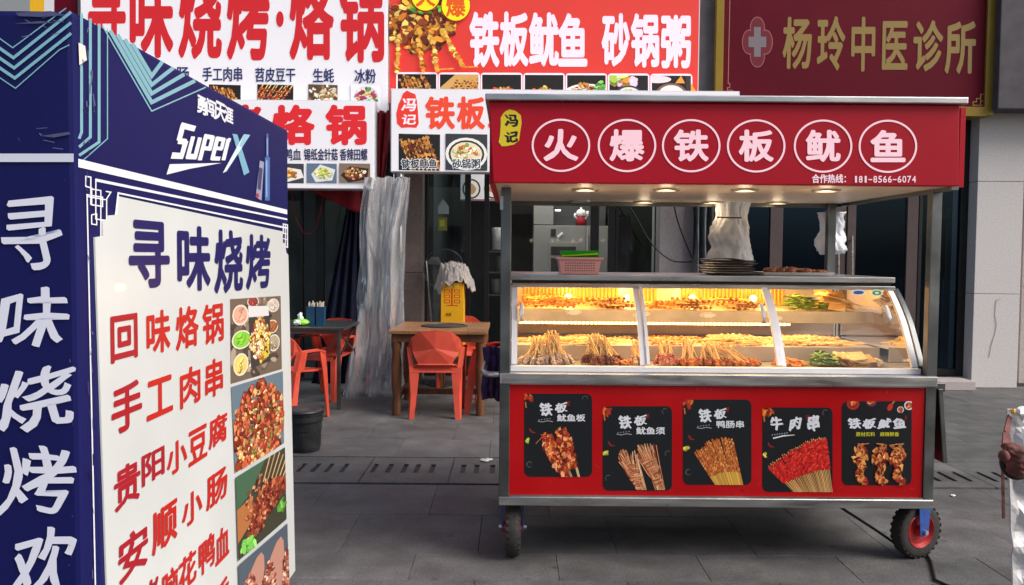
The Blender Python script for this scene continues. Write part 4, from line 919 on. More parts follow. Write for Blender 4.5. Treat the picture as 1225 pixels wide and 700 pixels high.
# casters
def caster(name_px, X, Y, rz, red):
    D = .262; r_ = D/2; c = Vector((X, Y, r_)); ax = Vector((math.cos(rz), math.sin(rz), 0)); fwv = Vector((-ax.y, ax.x, 0)); h = .031
    w_ = part('caster_wheel', 'rubber', cart, lambda g: g.lathe(c, [(r_*.62, -h), (r_*.86, -h*1.12), (r_*.97, -h*.8), (r_, -h*.4), (r_, h*.4), (r_*.97, h*.8), (r_*.86, h*1.12), (r_*.62, h)], 40, ax), smooth=True)
    gg = G()
    for i in range(26):
        a = i*2*math.pi/26
        for s_, o_ in ((-1, 0), (1, .12)):
            rd = fwv*math.cos(a+o_)+Vector((0, 0, 1))*math.sin(a+o_); tg = rd.cross(ax)
            p0 = c+rd*(r_-.001)+ax*(s_*h*.15); p1 = c+rd*(r_-.006)+ax*(s_*h*1.05); gg.bar(p0, p1, .015, .003, rd)
    o = gg.build('tread', 'rubber', w_); o['kind'] = 'stuff'
    for s_ in (-1, 1): part('rim', 'rim', w_, lambda g: g.lathe(c+ax*(s_*h*.9), [(r_*.64, s_*.002), (r_*.60, s_*.006), (r_*.50, -s_*.012), (r_*.20, -s_*.010), (r_*.18, s_*.022), (0, s_*.022)], 28, ax), smooth=False)
    for s_ in (-1, 1):
        part('fork', 'blue', w_, lambda g: g.bar(c+ax*(s_*(h+.016)), c+ax*(s_*(h+.014))+Vector((0, 0, r_+.008)), .006, .05, fwv, .006, .07) if False else g.prism([c+ax*(s_*(h+.014))+fwv*a_+Vector((0, 0, b_)) for a_, b_ in ((-.024, -.02), (.024, -.02), (.036, r_+.002), (-.036, r_+.002))], ax*s_, .005))
        part('axle_nut', 'steel', w_, lambda g: g.cyl(c+ax*(s_*(h+.02)), c+ax*(s_*(h+.034)), .011, n=6))
    part('swivel_plate', 'steel_dk', w_, lambda g: (g.box(X-.05, X+.05, Y-.05, Y+.05, .262, .271), g.cyl((X, Y, .247), (X, Y, .2615), .04, n=16), g.bar(c+ax*(-(h+.018))+Vector((0, 0, r_+.003)), c+ax*(h+.018)+Vector((0, 0, r_+.003)), .07, .005)))
pL, pR = gr(612, 668), gr(1092, 664)
caster(0, pL.x+.004, pL.y+.05, .02, 0); caster(1, pR.x, pR.y-.02, math.radians(-68), 1); caster(2, .02, 4.70, .3, 0); caster(3, 1.75, 4.70, .9, 0)
# ================================================================== THINGS IN AND ON THE CART
def bunch(px, py, wpx, topx, topy, m_, mname, label, fan=1.0, meat_h=.45, nst=38, Yb=3.95):
    p = at(px, py, Yb); p.z = ZC+.009; top = at(topx, topy, Yb+.02); wd = wpx/2/1000*Yb*1.12
    t = thing('skewer_bunch', p, label, 'skewers', 'skewer bunches standing in the display case'); g, g2 = G(), G()
    for i in range(nst):
        a = R.random()*2*math.pi; k = math.sqrt(R.random()); b_ = p+Vector((wd*k*math.cos(a), .055*k*math.sin(a)+.0, .004)); tp = top+Vector((R.uniform(-1, 1)*wd*.42*fan, R.uniform(-.02, .02), R.uniform(-.04, .016)))
        g.bar(b_, tp, .0056, .0056); L = tp-b_
        for j in range(5):
            s_ = meat_h*.62*(j+.4)/5; g2.blob(b_+L*s_+Vector((0, 0, .006)), (.0115*(1-.5*s_), .0115*(1-.5*s_), .010), i*9+j, .35, 5, 3)
    g.build('sticks', 'stick', t)['kind'] = 'stuff'; g2.build(mname, m_, t, smooth=False)['kind'] = 'stuff'
bunch(636, 441, 34, 643, 405, 'meat_grey', 'meat', 'leftmost bunch of grey meat skewers leaning right in the case')
bunch(667, 441, 36, 660, 398, 'meat_grey', 'meat', 'tall bunch of pale grey meat skewers, second from the left')
bunch(713, 441, 34, 711, 402, 'meat_dk', 'meat', 'bunch of dark meat skewers left of the pane centre')
bunch(735, 441, 22, 720, 405, 'meat_dk', 'meat', 'narrow bunch of dark skewers leaning left')
bunch(764, 440, 18, 760, 410, 'meat_grey', 'meat', 'skewer bunch just behind the first window seam', nst=18)
bunch(797, 441, 30, 795, 409, 'meat_pink', 'meat', 'bunch of pink diced meat skewers in the middle window', meat_h=.7)
bunch(823, 441, 28, 823, 408, 'meat_org', 'meat', 'cone shaped bunch of plain skewers in the middle window', meat_h=.3)
bunch(853, 441, 34, 848, 412, 'meat_org', 'meat', 'bunch of orange tipped skewers left of the leaning ones', meat_h=.35)
bunch(886, 441, 50, 858, 412, 'meat_org', 'meat', 'wide bunch of orange skewers leaning far to the left', fan=1.6, meat_h=.3, nst=40)
def pile(x0, x1, Y0, Y1, z, n, m_, label, kind='strips', hgt=.04, group='food on the display case shelves'):
    p = Vector(((x0+x1)/2, (Y0+Y1)/2, z)); t = thing('food_pile', p, label, 'food', group); g, g2 = G(), G()
    for i in range(n):
        x = R.triangular(x0, x1, (x0+x1)/2+R.uniform(-.3, .3)*(x1-x0)); y = R.uniform(Y0, Y1); k = 1-abs((x-p.x)/(x1-x0)*2)**2; h = z+.008+R.random()*hgt*max(.1, k)
        a = R.uniform(-.5, .5); L = R.uniform(.05, .09)
        if kind == 'skew':
            a = R.uniform(.9, 2.2)*R.choice((-1, 1)); d = Vector((math.sin(a)*.10, -abs(math.cos(a))*.10, R.uniform(-.005, .006))); c = Vector((x, y, h)); g.bar(c-d*.9, c+d, .0038, .0038)
            for j in range(4): g2.blob(c+d*(-.7+.3*j), (.011, .011, .009), i*7+j, .35, 5, 3)
        elif kind == 'strips':
            q = Matrix.Rotation(R.uniform(0, 3.1), 3, 'Z'); g2.blob((x, y, h), (L*.5, .009, .007), i, .3, 6, 3, q)
        elif kind == 'leaf':
            q = Matrix.Rotation(R.uniform(0, 3.1), 3, 'Z') @ Matrix.Rotation(R.uniform(-.8, .8), 3, 'X'); g2.blob((x, y, h), (.03, .012, .003), i, .3, 6, 3, q)
        else:
            q = Matrix.Rotation(R.uniform(-.5, .5), 3, 'Z') @ Matrix.Rotation(R.uniform(-.3, .3), 3, 'Y') @ Matrix.Rotation(R.uniform(.1, .6), 3, 'X'); vs = [q @ Vector(v)+Vector((x, y, h)) for v in ((-.04, -.03, 0), (.04, -.03, 0), (.04, .03, 0), (-.04, .03, 0), (-.04, -.03, .005), (.04, -.03, .005), (.04, .03, .005), (-.04, .03, .005))]
            g2.add(vs, [(3, 2, 1, 0), (4, 5, 6, 7), (0, 1, 5, 4), (1, 2, 6, 5), (2, 3, 7, 6), (3, 0, 4, 7)])
    if g.v: g.build('sticks', 'stick', t)['kind'] = 'stuff'
    g2.build('pieces', m_, t)['kind'] = 'stuff'
SU, SM, SF = SZ+.001, .953, ZC+.009
pile(.03, .40, 4.25, 4.6, SU, 30, 'meat_org', 'orange skewers heaped at the left end of the upper shelf', 'skew', .06)
pile(.42, .60, 4.25, 4.55, SU, 30, 'meat_dk', 'dark brown skewers heaped on the upper shelf before the first seam', 'skew', .045)
pile(.66, .92, 4.25, 4.55, SU, 26, 'meat_org', 'orange skewers left of centre on the upper shelf', 'skew', .03)
pile(.84, .98, 4.25, 4.5, SU, 20, 'meat_dk', 'dark skewers at the middle of the upper shelf', 'skew', .05)
pile(1.10, 1.26, 4.25, 4.5, SU, 26, 'meat_dk', 'dark skewers right of centre on the upper shelf', 'skew', .045)
pile(1.42, 1.62, 4.26, 4.5, SU, 90, 'leaf', 'dark green leafy vegetables on the upper shelf', 'leaf', .07)
pile(1.60, 1.76, 4.26, 4.5, SU, 26, 'tofu', 'pale yellow sheets at the right end of the upper shelf', 'slice', .09)
pile(.03, .62, 4.15, 4.4, SM, 60, 'tofu', 'light skewers spread along the left of the middle tray', 'skew', .02)
pile(.66, 1.0, 4.15, 4.4, SM, 34, 'meat_org', 'orange skewers spread along the centre of the middle tray', 'skew', .02)
pile(1.02, 1.27, 4.15, 4.35, SM, 50, 'tofu', 'pale stick bundle on the middle tray behind the orange skewers', 'skew', .04)
pile(1.30, 1.72, 4.18, 4.4, SM, 70, 'tofu', 'thin pale skewers at the right of the middle tray', 'skew', .03)
pile(1.25, 1.42, 3.9, 4.05, SF, 40, 'meat_org', 'small orange pieces at the front right of the case floor', 'strips', .02)
pile(.42, .60, 3.9, 4.05, SF, 24, 'meat_org', 'orange bits on the case floor before the first seam', 'strips', .015)
pile(1.43, 1.56, 3.9, 4.05, SF, 80, 'leaf', 'green herbs on the case floor', 'leaf', .06)
pile(1.54, 1.70, 3.88, 4.05, SF, 26, 'tofu', 'layered pale tofu slices on the case floor', 'slice', .05)
pile(1.68, 1.80, 3.9, 4.1, SF, 22, 'meat_grey', 'greyish meat pieces at the right end of the case floor', 'strips', .03)
# basket on deck
DZ = 1.3065
def rect_tub(g, c, w0, d0, w1, d1, z0, z1, th=.003):
    for s_, (a, b_) in enumerate(((0, 0), (th, th))):
        pass
    o0 = [(c[0]+sx_*w0/2, c[1]+sy_*d0/2, z0) for sx_, sy_ in ((-1, -1), (1, -1), (1, 1), (-1, 1))]; o1 = [(c[0]+sx_*w1/2, c[1]+sy_*d1/2, z1) for sx_, sy_ in ((-1, -1), (1, -1), (1, 1), (-1, 1))]
    i0 = [(c[0]+sx_*(w0/2-th), c[1]+sy_*(d0/2-th), z0+th) for sx_, sy_ in ((-1, -1), (1, -1), (1, 1), (-1, 1))]; i1 = [(c[0]+sx_*(w1/2-th), c[1]+sy_*(d1/2-th), z1) for sx_, sy_ in ((-1, -1), (1, -1), (1, 1), (-1, 1))]
    g.add(o0+o1+i0+i1, [(3, 2, 1, 0), (8, 9, 10, 11)]+[(k, (k+1) % 4, 4+(k+1) % 4, 4+k) for k in range(4)]+[(8+(k+1) % 4, 8+k, 12+k, 12+(k+1) % 4) for k in range(4)]+[(4+k, 4+(k+1) % 4, 12+(k+1) % 4, 12+k) for k in range(4)])
bc = at(692, 326, 4.3); t = thing('basket', (bc.x, 4.3, DZ), 'pink perforated plastic basket on the steel top of the display case', 'basket')
part('shell', 'pink', t, lambda g: rect_tub(g, (bc.x, 4.3), .19, .16, .215, .19, DZ, DZ+.078), bev=.002)
part('rim', 'pink', t, lambda g: (g.box(bc.x-.117, bc.x+.117, 4.195, 4.208, DZ+.071, DZ+.084), g.box(bc.x-.117, bc.x+.117, 4.392, 4.405, DZ+.071, DZ+.084), g.box(bc.x-.117, bc.x-.105, 4.208, 4.392, DZ+.071, DZ+.084), g.box(bc.x+.105, bc.x+.117, 4.208, 4.392, DZ+.071, DZ+.084)), bev=.003)
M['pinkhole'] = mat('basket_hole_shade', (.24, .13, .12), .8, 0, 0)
hg = G()
for i in range(13):
    for j in range(4): hg.box(bc.x-.072+i*.0118, bc.x-.072+i*.0118+.006, 4.207+(.044-.0105*j)*-.06+.0085, 4.2095+.001, DZ+.014+.0105*j, DZ+.0195+.0105*j)
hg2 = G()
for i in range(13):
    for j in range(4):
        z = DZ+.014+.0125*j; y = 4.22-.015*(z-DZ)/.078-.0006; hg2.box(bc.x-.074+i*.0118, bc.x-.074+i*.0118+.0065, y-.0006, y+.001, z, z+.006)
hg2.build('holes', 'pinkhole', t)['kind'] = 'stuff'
t = thing('colander', (bc.x, 4.3, DZ+.04), 'green and lime plastic tray nested inside the pink basket', 'tray')
part('tray_shell', 'green', t, lambda g: rect_tub(g, (bc.x+.004, 4.31), .16, .13, .195, .175, DZ+.04, DZ+.118), bev=.002)
part('inner_tray', 'lime', t, lambda g: g.add([(bc.x-.09, 4.212, DZ+.088), (bc.x+.09, 4.212, DZ+.098), (bc.x+.09, 4.218, DZ+.107), (bc.x-.09, 4.218, DZ+.094), (bc.x-.09, 4.224, DZ+.088), (bc.x+.09, 4.224, DZ+.098)], [(0, 1, 2, 3), (3, 2, 5, 4), (0, 3, 4), (1, 5, 2), (0, 4, 5, 1)]))
# stacked trays
for k in range(6):
    p = at(872, 326, 4.35); z = DZ+.001+k*.0125; t = thing('metal_tray', (p.x, 4.35, z), ['bottom tray of the stack by the white bag', 'second tray from the bottom of the stack by the white bag', 'third tray from the bottom of the stack by the white bag', 'fourth tray from the bottom of the stack by the white bag', 'fifth tray from the bottom of the stack by the white bag', 'topmost tray of the stack by the white bag'][k], 'tray', 'stacked metal trays on the display case')
    dx = R.uniform(-.018, .018)-.004*k; part('tray_body', 'tray' if k % 2 else 'steel', t, lambda g: rect_tub(g, (p.x+dx, 4.35), .20, .20, .235, .24, z, z+.011, .002))
p = at(850, 318, 4.4); t = thing('placemat', (p.x, 4.4, DZ+.078), 'warped brown board lying on the stacked trays', 'board')
sheet(lambda u, v: Vector((p.x-.05+.24*u, 4.28+.2*v, DZ+.080+.012*math.sin(u*3.1)-.012*u)), 12, 3).build('board_sheet', 'wood_leg', t, solid=.004)
p = at(947, 326, 4.3); t = thing('serving_tray', (p.x, 4.3, DZ), 'flat white tray of glazed dark food on the case top', 'tray')
part('tray_body', 'white_frame', t, lambda g: rect_tub(g, (p.x, 4.3), .33, .2, .36, .24, DZ+.001, DZ+.017, .003))
for k, (dx, s_) in enumerate(((-.10, 1.1), (-.015, 1.3), (.065, 1.0), (.13, .7))):
    o = thing('meat_piece', (p.x+dx, 4.29, DZ+.01), ['leftmost glazed dark meat lump on the white tray', 'biggest glazed dark meat lump, second on the white tray', 'third glazed dark meat lump on the white tray', 'smallest glazed meat lump at the right of the white tray'][k], 'food', 'glazed meat on the white tray')
    g = G(); [g.blob((p.x+dx+R.uniform(-.03, .03), 4.29+R.uniform(-.05, .05), DZ+.016+.008*s_), (.028*s_, .026, .013*s_), k*7+q, .2, 8, 5) for q in range(5)]; g.build('meat', 'meat_dk', o, smooth=True)
# bags
def bag(label, x0, x1, y0, y1, Y, neck, seed, m_='white_bag', tie=None):
    cx = (x0+x1)/2; t = thing('plastic_bag', at(cx, y0, Y), label, 'bag'); g = G(); nu, nv = 64, 40; vs = []
    for j in range(nv+1):
        v = j/nv; y = y0+(y1-y0)*v
        if v < neck: k = .95-.22*math.sin(v/neck*math.pi/2)
        else: k = .73+.27*math.sin(min(1, (v-neck)/(1-neck)*1.7)*math.pi/2)
        if v > .93: k *= .88
        for i in range(nu):
            a = 2*math.pi*i/nu; f = (1+.30*nz(math.cos(a)*1.3+seed, math.sin(a)*1.3, v*2.6)+.30*abs(nz(math.cos(a)*3, math.sin(a)*3+seed, v*3))+.22*abs(nz(math.cos(a)*8, math.sin(a)*8+seed, v*4+seed))+.10*abs(nz(math.cos(a)*17, math.sin(a)*17, v*11+seed))-.14)
            p_ = at(cx+(x1-x0)/2*k*math.cos(a)*f, y, Y); p_.y += .06*k*math.sin(a)*f; p_.x += .012*nz(v*5, seed, 1); p_.z += .012*nz(a, v*3, seed); vs.append(p_)
    g.add(vs, [(j*nu+i, j*nu+(i+1) % nu, (j+1)*nu+(i+1) % nu, (j+1)*nu+i) for j in range(nv) for i in range(nu)]+[tuple(range(nu)), tuple(range(nv*nu, nv*nu+nu))])
    g.build('bag_film', m_, t, smooth=True)
    if tie: part('tie', 'cable', t, lambda g: g.tube([at(x, tie+.6*math.sin(x), Y-.075) for x in (x0+7, cx, x1-12)], .004, 6))
    return t
bag('large white plastic bag with tied neck hanging at the back of the cart', 851, 899, 240, 318, 4.76, .24, 1.0, tie=260)
bag('small crumpled white bag tied to the rear post of the cart', 978, 1012, 254, 304, 4.86, .42, 5.0)
# purple towel on handle
t = thing('towel', at(590, 450, 4.0), 'dark purple towel hung over the push handle left of the cart', 'towel')
def ft(u, v):
    x = 577+21*u+1.5*math.sin(v*6); y = 417+62*abs(v-.0)-(3*math.sin(u*3)); p_ = at(x, y, 4.02); p_.y += .02*math.sin(u*18)+.02*nz(u*4, v*6); return p_
sheet(ft, 24, 30).build('towel_cloth', 'purple', t, smooth=True, solid=.012)
# cart power cable
g = G(); cpts = [Vector((1.50, 3.95, .2705)), Vector((1.56, 3.92, .22)), Vector((1.72, 3.90, .12)), Vector((1.84, 3.87, .04)), gr(1108, 662, .008), gr(1114, 672, .008), gr(1117, 684, .008), gr(1119, 694, .008), gr(1135, 701, .008), gr(1160, 712, .008)]
t = thing('power_cable', gr(1110, 665), 'black power cable running from under the cart across the paving', 'cable'); q = []
for i in range(len(cpts)-1):
    for k in range(4): q.append(cpts[i].lerp(cpts[i+1], k/4))
g.tube(q+[cpts[-1]], .0065, 8); g.build('cord', 'cable', t, smooth=True)
print('cart ok')
# ================================================================== LEFT ADVERT BOX
BX = -.925; YN, YFr = 1.775, 3.46; ZT = 1.905
bx = thing('advert_box', (-1.5, 2.6, 0), 'tall navy and white illuminated menu box standing at the left edge', 'sign box')
part('body', 'navyprint', bx, lambda g: g.box(-2.1, BX, YN, YFr, .03, ZT), bev=.012)
for x, y in ((-2.0, 1.88), (-1.02, 1.88), (-2.0, 3.36), (-1.02, 3.36)): part('foot', 'black', bx, lambda g: g.cyl((x, y, .001), (x, y, .035), .03, n=12))
M['menu_white'] = mat('menu_face', (.58, .605, .60), .3, 0, .09, 1.6, emit=(.80, .85, .82), es=.10, coat=.2)
LB = '#79aebc'; WH = '#d9dbe6'
P = Print('X', BX, .001, 1e-5)
top_ = lambda x: 10+(x-92)*.593
for k in range(5):      # nested V stripes
    vy = 133-k*10.5; wd = 4.6 if k else 1.6
    yl = 27+(4-k)*3-6; pts = [(122+9*k, top_(122+9*k)+3), (181, vy), (246-13*k, top_(246-13*k)+3)]
    P.line(pts, wd, LB)
for k, x in enumerate((97, 107.5, 118, 128)): P.line([(x, top_(x)+3), (x, 158-k*-6-10*(k == 3)), (94, 158-k*-6+8+4*k)], 3.4 if k < 3 else 1.3, LB)
P.build('stripe_print', 'print', bx)
P = Print('X', BX, .002, 1e-5)
P.poly([(92.5, 190), (343, 251), (343, 256.5), (92.5, 200)], '#dfe1e8')
P.poly([(113, 213.5), (343, 261.5), (343, 263.5), (113, 217)], WH)
menu = [(140, 235), (337, 277), (337, 290), (340, 292), (341, 302), (343.5, 305), (352, 720), (137, 1100), (111, 284), (121, 282.5), (120, 264), (127, 262), (127, 258), (137.5, 257)]
P.build('stripe_print', 'print_soft', bx)
P = Print('X', BX, .0022, 1e-5)
mg = G(); off = []
for p in menu: w_ = atx(p[0], p[1], BX); off.append((BX+.001, w_.y, max(.04, w_.z)))
mg.prism(off, (1, 0, 0), .004); mg.build('menu_face', 'menu_white', bx)
P = Print('X', BX, .003, 1e-5)
P.line([(137, 257), (140, 231), (343, 273)], 2.0, WH)
P.line([(112.5, 700), (102.5, 233), (108, 234), (121, 236), (121, 247), (108, 245), (108, 225), (101, 223), (101, 211), (107, 212), (107, 245)], 1.6, WH)
P.line([(113, 214), (113, 262), (126, 264), (126, 248)], 1.5, WH); P.line([(119, 284), (119, 228), (107, 226)], 1.4, WH); P.line([(125, 229), (131, 230), (126, 238), (126, 262)], 1.4, WH)
P.line([(108, 257), (108, 268), (114, 269), (114, 256), (108, 257)], 1.4, WH); P.line([(102, 235), (125, 239)], 1.4, WH)
P.line([(342, 280), (338, 279), (338, 268), (343, 269), (343, 296), (337, 293)], 1.3, WH); P.line([(340.5, 268), (340.5, 300)], 1.1, WH); P.line([(336, 285), (343.5, 287)], 1.1, WH)
P.build('fret_border', 'print_soft', bx)['kind'] = 'stuff'
BXM = BX+.005
P = Print('X', BXM, .0012, 1e-5)
P.sep = ('character', 'print', bx)
for ch, x0, y0, x1, y1 in (('寻', 154, 265, 202, 344), ('味', 212, 271, 251, 348), ('烧', 256, 276, 290, 350), ('烤', 294, 281, 323, 345)): P.glyph(ch, x0, y0, x1, y1, '#1f1c5e', .04)
P.build('lettering', 'print', bx, 'navy heading characters on the menu face')
P = Print('X', BXM, .0012, 1e-5)
P.sep = ('character', 'print_soft', bx)
for row in ((('回', 132, 374, 164, 434), ('味', 175, 369, 203, 425), ('烙', 210, 364, 237, 419), ('锅', 242, 361, 267, 413)), (('手', 133, 452, 169, 521), ('工', 175, 447, 206, 503), ('肉', 215, 435, 239, 489), ('串', 245, 426, 266, 478)),
            (('贵', 136, 547, 167, 613), ('阳', 169, 532, 196, 582), ('小', 199, 521, 223, 571), ('豆', 225, 506, 247, 558), ('腐', 249, 491, 271, 538)), (('安', 141, 623, 176, 700), ('顺', 181, 595, 211, 665), ('小', 217, 580, 241, 634), ('肠', 246, 556, 271, 611)),
            (('猪', 165, 686, 189, 760), ('脑', 192, 673, 212, 735), ('花', 213, 654, 234, 712), ('鸭', 237, 634, 256, 691), ('血', 257, 624, 273, 677)), (('香', 258, 686, 273, 740),)):
    for ch, x0, y0, x1, y1 in row: P.glyph(ch, x0, y0, x1, y1, '#b32018' if x0 > 172 else '#9c1624', .035)  # brighter red right of the first column: backlight painted into the ink
P.build('lettering', 'print_soft', bx, 'red dish names on the menu face')
P = Print('X', BXM, .0012, 1e-5)
def mpic(q, f): P.quad(q); f(); P.q = None
def m1():
    P.rect(0, 0, 1, 1, '#6a5b4c'); f_heap(P, .5, .5, .5, .5, 40, .05, ['#7d6a58', '#4c4036', '#9a8a78'])
    for cx, cy, rx, ry, c in ((.2, .2, .14, .11, '#d9a08a'), (.22, .5, .17, .1, '#7ec03a'), (.2, .8, .13, .12, '#d9c36a'), (.82, .4, .1, .08, '#b06a3a'), (.85, .62, .1, .1, '#a89a80'), (.45, .05, .1, .06, '#8a3c30'), (.85, .12, .1, .08, '#c0b0a8')): P.ell(cx, cy, rx*1.15, ry*1.15, '#d8d4c8', 0, 14); P.ell(cx, cy, rx, ry, c, 0, 14); f_heap(P, cx, cy, rx*.6, ry*.6, 8, .025, [c])
    P.poly([(.35, .1), (.75, .12), (.76, .25), (.36, .24)], '#cfcfce'); P.poly([(.36, .25), (.78, .27), (.78, .85), (.40, .88)], '#3a3634'); f_heap(P, .57, .55, .16, .25, 60, .035, ['#d9c48a', '#b8703a', '#e4c050', '#a04a2a', '#dcae7a']); P.poly([(.6, .6), (.76, .58), (.74, .78), (.6, .8)], '#c8b83a'); f_heap(P, .57, .55, .17, .27, 120, .016, ['#e9d8a0', '#a85a2a', '#d0b040', '#803820', '#f0e0c0'])
def m2():
    P.rect(0, 0, 1, 1, '#5f7380'); f_heap(P, .5, .6, .5, .55, 60, .08, ['#6a2a18', '#8a3c20'], .9, 1.2); f_heap(P, .5, .58, .50, .52, 420, .034, ['#a8492a', '#c06038', '#7c2a18', '#c88050', '#d8a468', '#94381f'], .9, 1.2); f_heap(P, .5, .55, .4, .4, 60, .012, ['#f0d8a8', '#6a1c10', '#5a8a3a'])
def m3():
    P.rect(0, 0, 1, 1, '#3a3a2c'); P.poly([(0, .0), (.6, 0), (.3, .3), (0, .4)], '#3f6048'); P.poly([(0, .4), (.3, .35), (.4, .6), (0, .8)], '#a4683a')
    f_skew(P, [(.15+.1*i, .95-.05*i, .75+.07*i, -.1+.06*i) for i in range(9)], ['#6a2418', '#8f3a24', '#4c1810', '#b0603c'], '#c8a070', .02, .05, (0, .62), 34); f_heap(P, .45, .5, .3, .35, 90, .016, ['#b06a48', '#4c1810', '#8f3a24', '#d09068']); f_heap(P, .2, .9, .12, .06, 12, .04, ['#6ab04a', '#8fd06a']); f_heap(P, .9, .75, .08, .06, 8, .04, ['#5a9a3a'])
def m4():
    P.rect(0, 0, 1, 1, '#4a5560'); 
    for x in (.2, .6, 1.0): P.ell(x, .8, .2, .75, '#b08070', .35, 16); f_heap(P, x, .8, .14, .5, 130, .022, ['#8a4030', '#d8b090', '#a86050', '#6a2c20'])
P.poly([(275, 358), (335.5, 354), (337, 441.5), (275.6, 459.5)], '#888888')
P.build('lettering', 'print', bx) if False else None
P = Print('X', BXM, .0008, 3e-6)
mpic([(275, 358), (335.5, 354), (337, 441.5), (275.6, 459.5)], m1); mpic([(275.6, 463), (337.6, 444), (339, 530), (280, 566)], m2); mpic([(280, 571), (339, 535), (341, 621), (283, 671)], m3); mpic([(283, 676), (341.5, 626), (344, 720), (285, 740)], m4)
P.build('menu_pictures', 'print_soft', bx)
P = Print('X', BX, .002, 1e-5)
for ch, x0, y0, x1, y1 in (('勇', 235, 113, 246, 139), ('闯', 246, 117, 258, 143), ('天', 257, 120, 269, 147), ('涯', 268, 126, 278, 149)): P.glyph(ch, x0, y0, x1, y1, '#d4d6de', .045)
q = [(215, 146), (277, 159.5), (269, 193), (203, 190.5)]; P.quad(q); W2 = '#d9dbe0'
def blk(pts, wd=.085):
    P.line(pts, wd, W2)
blk([(.27, .09), (.05, .09), (.05, .46), (.2, .5), (.19, .9), (0, .9)], .07); P.stroke([(.02, .08), (.30, .10)], .16, W2); P.stroke([(.05, .5), (.2, .5)], .16, W2); P.stroke([(0, .9), (.22, .9)], .17, W2); P.stroke([(.07, .1), (.07, .5)], .075, W2); P.stroke([(.18, .5), (.18, .95)], .075, W2)
P.stroke([(.30, .32), (.30, .95)], .075, W2); P.stroke([(.43, .32), (.43, .95)], .075, W2); P.stroke([(.27, .9), (.46, .9)], .16, W2)
P.stroke([(.53, .22), (.53, 1)], .075, W2); P.stroke([(.50, .26), (.68, .26)], .14, W2); P.stroke([(.66, .22), (.66, .66)], .075, W2); P.stroke([(.53, .62), (.69, .62)], .13, W2)
P.stroke([(.75, .22), (.75, .97)], .075, W2); P.stroke([(.73, .27), (.89, .27)], .14, W2); P.stroke([(.87, .22), (.87, .6)], .065, W2); P.stroke([(.75, .58), (.89, .58)], .12, W2); P.stroke([(.73, .92), (.89, .92)], .14, W2)
P.stroke([(.955, .22), (.955, .97)], .07, W2); P.stroke([(.95, .24), (1.0, .24)], .12, W2)
P.q = None
P.poly([(202, 196.5), (264, 195), (226, 202), (198, 209)], W2)
P.poly([(277, 160), (283, 161), (297.5, 206), (291, 210)], '#6fa3bb'); P.poly([(291, 160.5), (298.5, 161.5), (270, 205), (265.5, 207)], '#c9d8e2'); P.poly([(285, 175), (291, 160.5), (298.5, 161.5), (289, 176)], '#86b4c8')
for x0, y0, x1, y1, c in ((317.5, 160, 320.5, 188, '#3a4f8a'), (316, 188, 322, 240, '#3f63a0'), (317.5, 192, 319, 236, '#8aa6cc'), (318.5, 165, 319.5, 186, '#8aa0c4')): P.rect(x0, y0, x1, y1, c)
P.poly([(310, 192), (315, 194), (312, 240), (305, 236)], '#8d90a8'); P.poly([(309, 200), (313.5, 202), (311, 228), (307, 226)], '#3a3c66'); P.ell(307, 234, 2, 3, '#a02c3c')
P.build('brand_print', 'print_soft', bx)
# front (camera-facing) face
P = Print('Y', YN, .003, 1e-5)
for k in range(5):
    vy = 106-k*12.1; P.line([(-40, vy-40), (19.5-k*.8, vy), (86-6*(k == 4), 53-k*12.7+(8 if k == 4 else 0))] if k else [(-40, vy-40), (19.5, vy), (72, 60), (84, 54)], 1.3 if k in (0, 4) else 3.6, LB)
P.rect(-20, 184, 89, 194, '#c9ccdc')
P.build('front_print', 'print_soft', bx)['kind'] = 'stuff'; P = Print('Y', YN, .003, 1e-5); P.sep = ('character', 'print_soft', bx)
for ch, x0, y0, x1, y1 in (('寻', 2, 235, 74, 323), ('味', -5, 343, 82, 415), ('烧', -6, 437, 88, 517), ('烤', -4, 533, 90, 616), ('欢', 4, 630, 90, 720)): P.glyph(ch, x0, y0, x1, y1, '#d3d5e4', .014, .03, brush=1)
# wrinkled tape bits
for q in ([(20, 16), (62, 14), (80, 19), (50, 21), (24, 20)], [(18, 29), (50, 26), (70, 28), (40, 29)], [(50, 163), (84, 158), (86, 161), (66, 165)]):
    P = Print('Y', YN, .0045); P.poly(q, '#4b4f86'); P.build('tape_strip', 'tape', bx)
P = Print('X', BX, .0035); P.poly([(92, 51), (100, 55), (102, 72), (93, 78)], '#e3dfd8'); P.build('paper_tag', 'print', bx)
P = Print('X', BX, .0036)
rw = random.Random(3)
for k in range(34):
    y = rw.uniform(25, 690) if k % 2 else rw.uniform(20, 190); x = 93+(y-10)*.019+rw.uniform(1, 7)*(1 if y > 190 else 2.2); P.line([(x, y), (x+rw.uniform(-1.5, 3), y+rw.uniform(3, 16))], rw.uniform(.4, 1.2), rw.choice(['#5a5f92', '#3d427c', '#7c80a4', '#0c0c2c']))
P.build('scuff_marks', 'print', bx)['kind'] = 'stuff'
P = Print('Y', YN, .0036)
for k in range(22):
    y = rw.choice((rw.uniform(15, 45), rw.uniform(150, 182), rw.uniform(200, 690))); x = rw.uniform(20, 86) if y < 190 else rw.uniform(78, 90); P.line([(x, y), (x+rw.uniform(2, 14)*(y < 190)+rw.uniform(-1, 1), y+rw.uniform(-3, 5))], rw.uniform(.4, 1.0), rw.choice(['#5a5f92', '#3d427c', '#7c80a4']))
P.build('scuff_marks', 'print', bx)['kind'] = 'stuff'
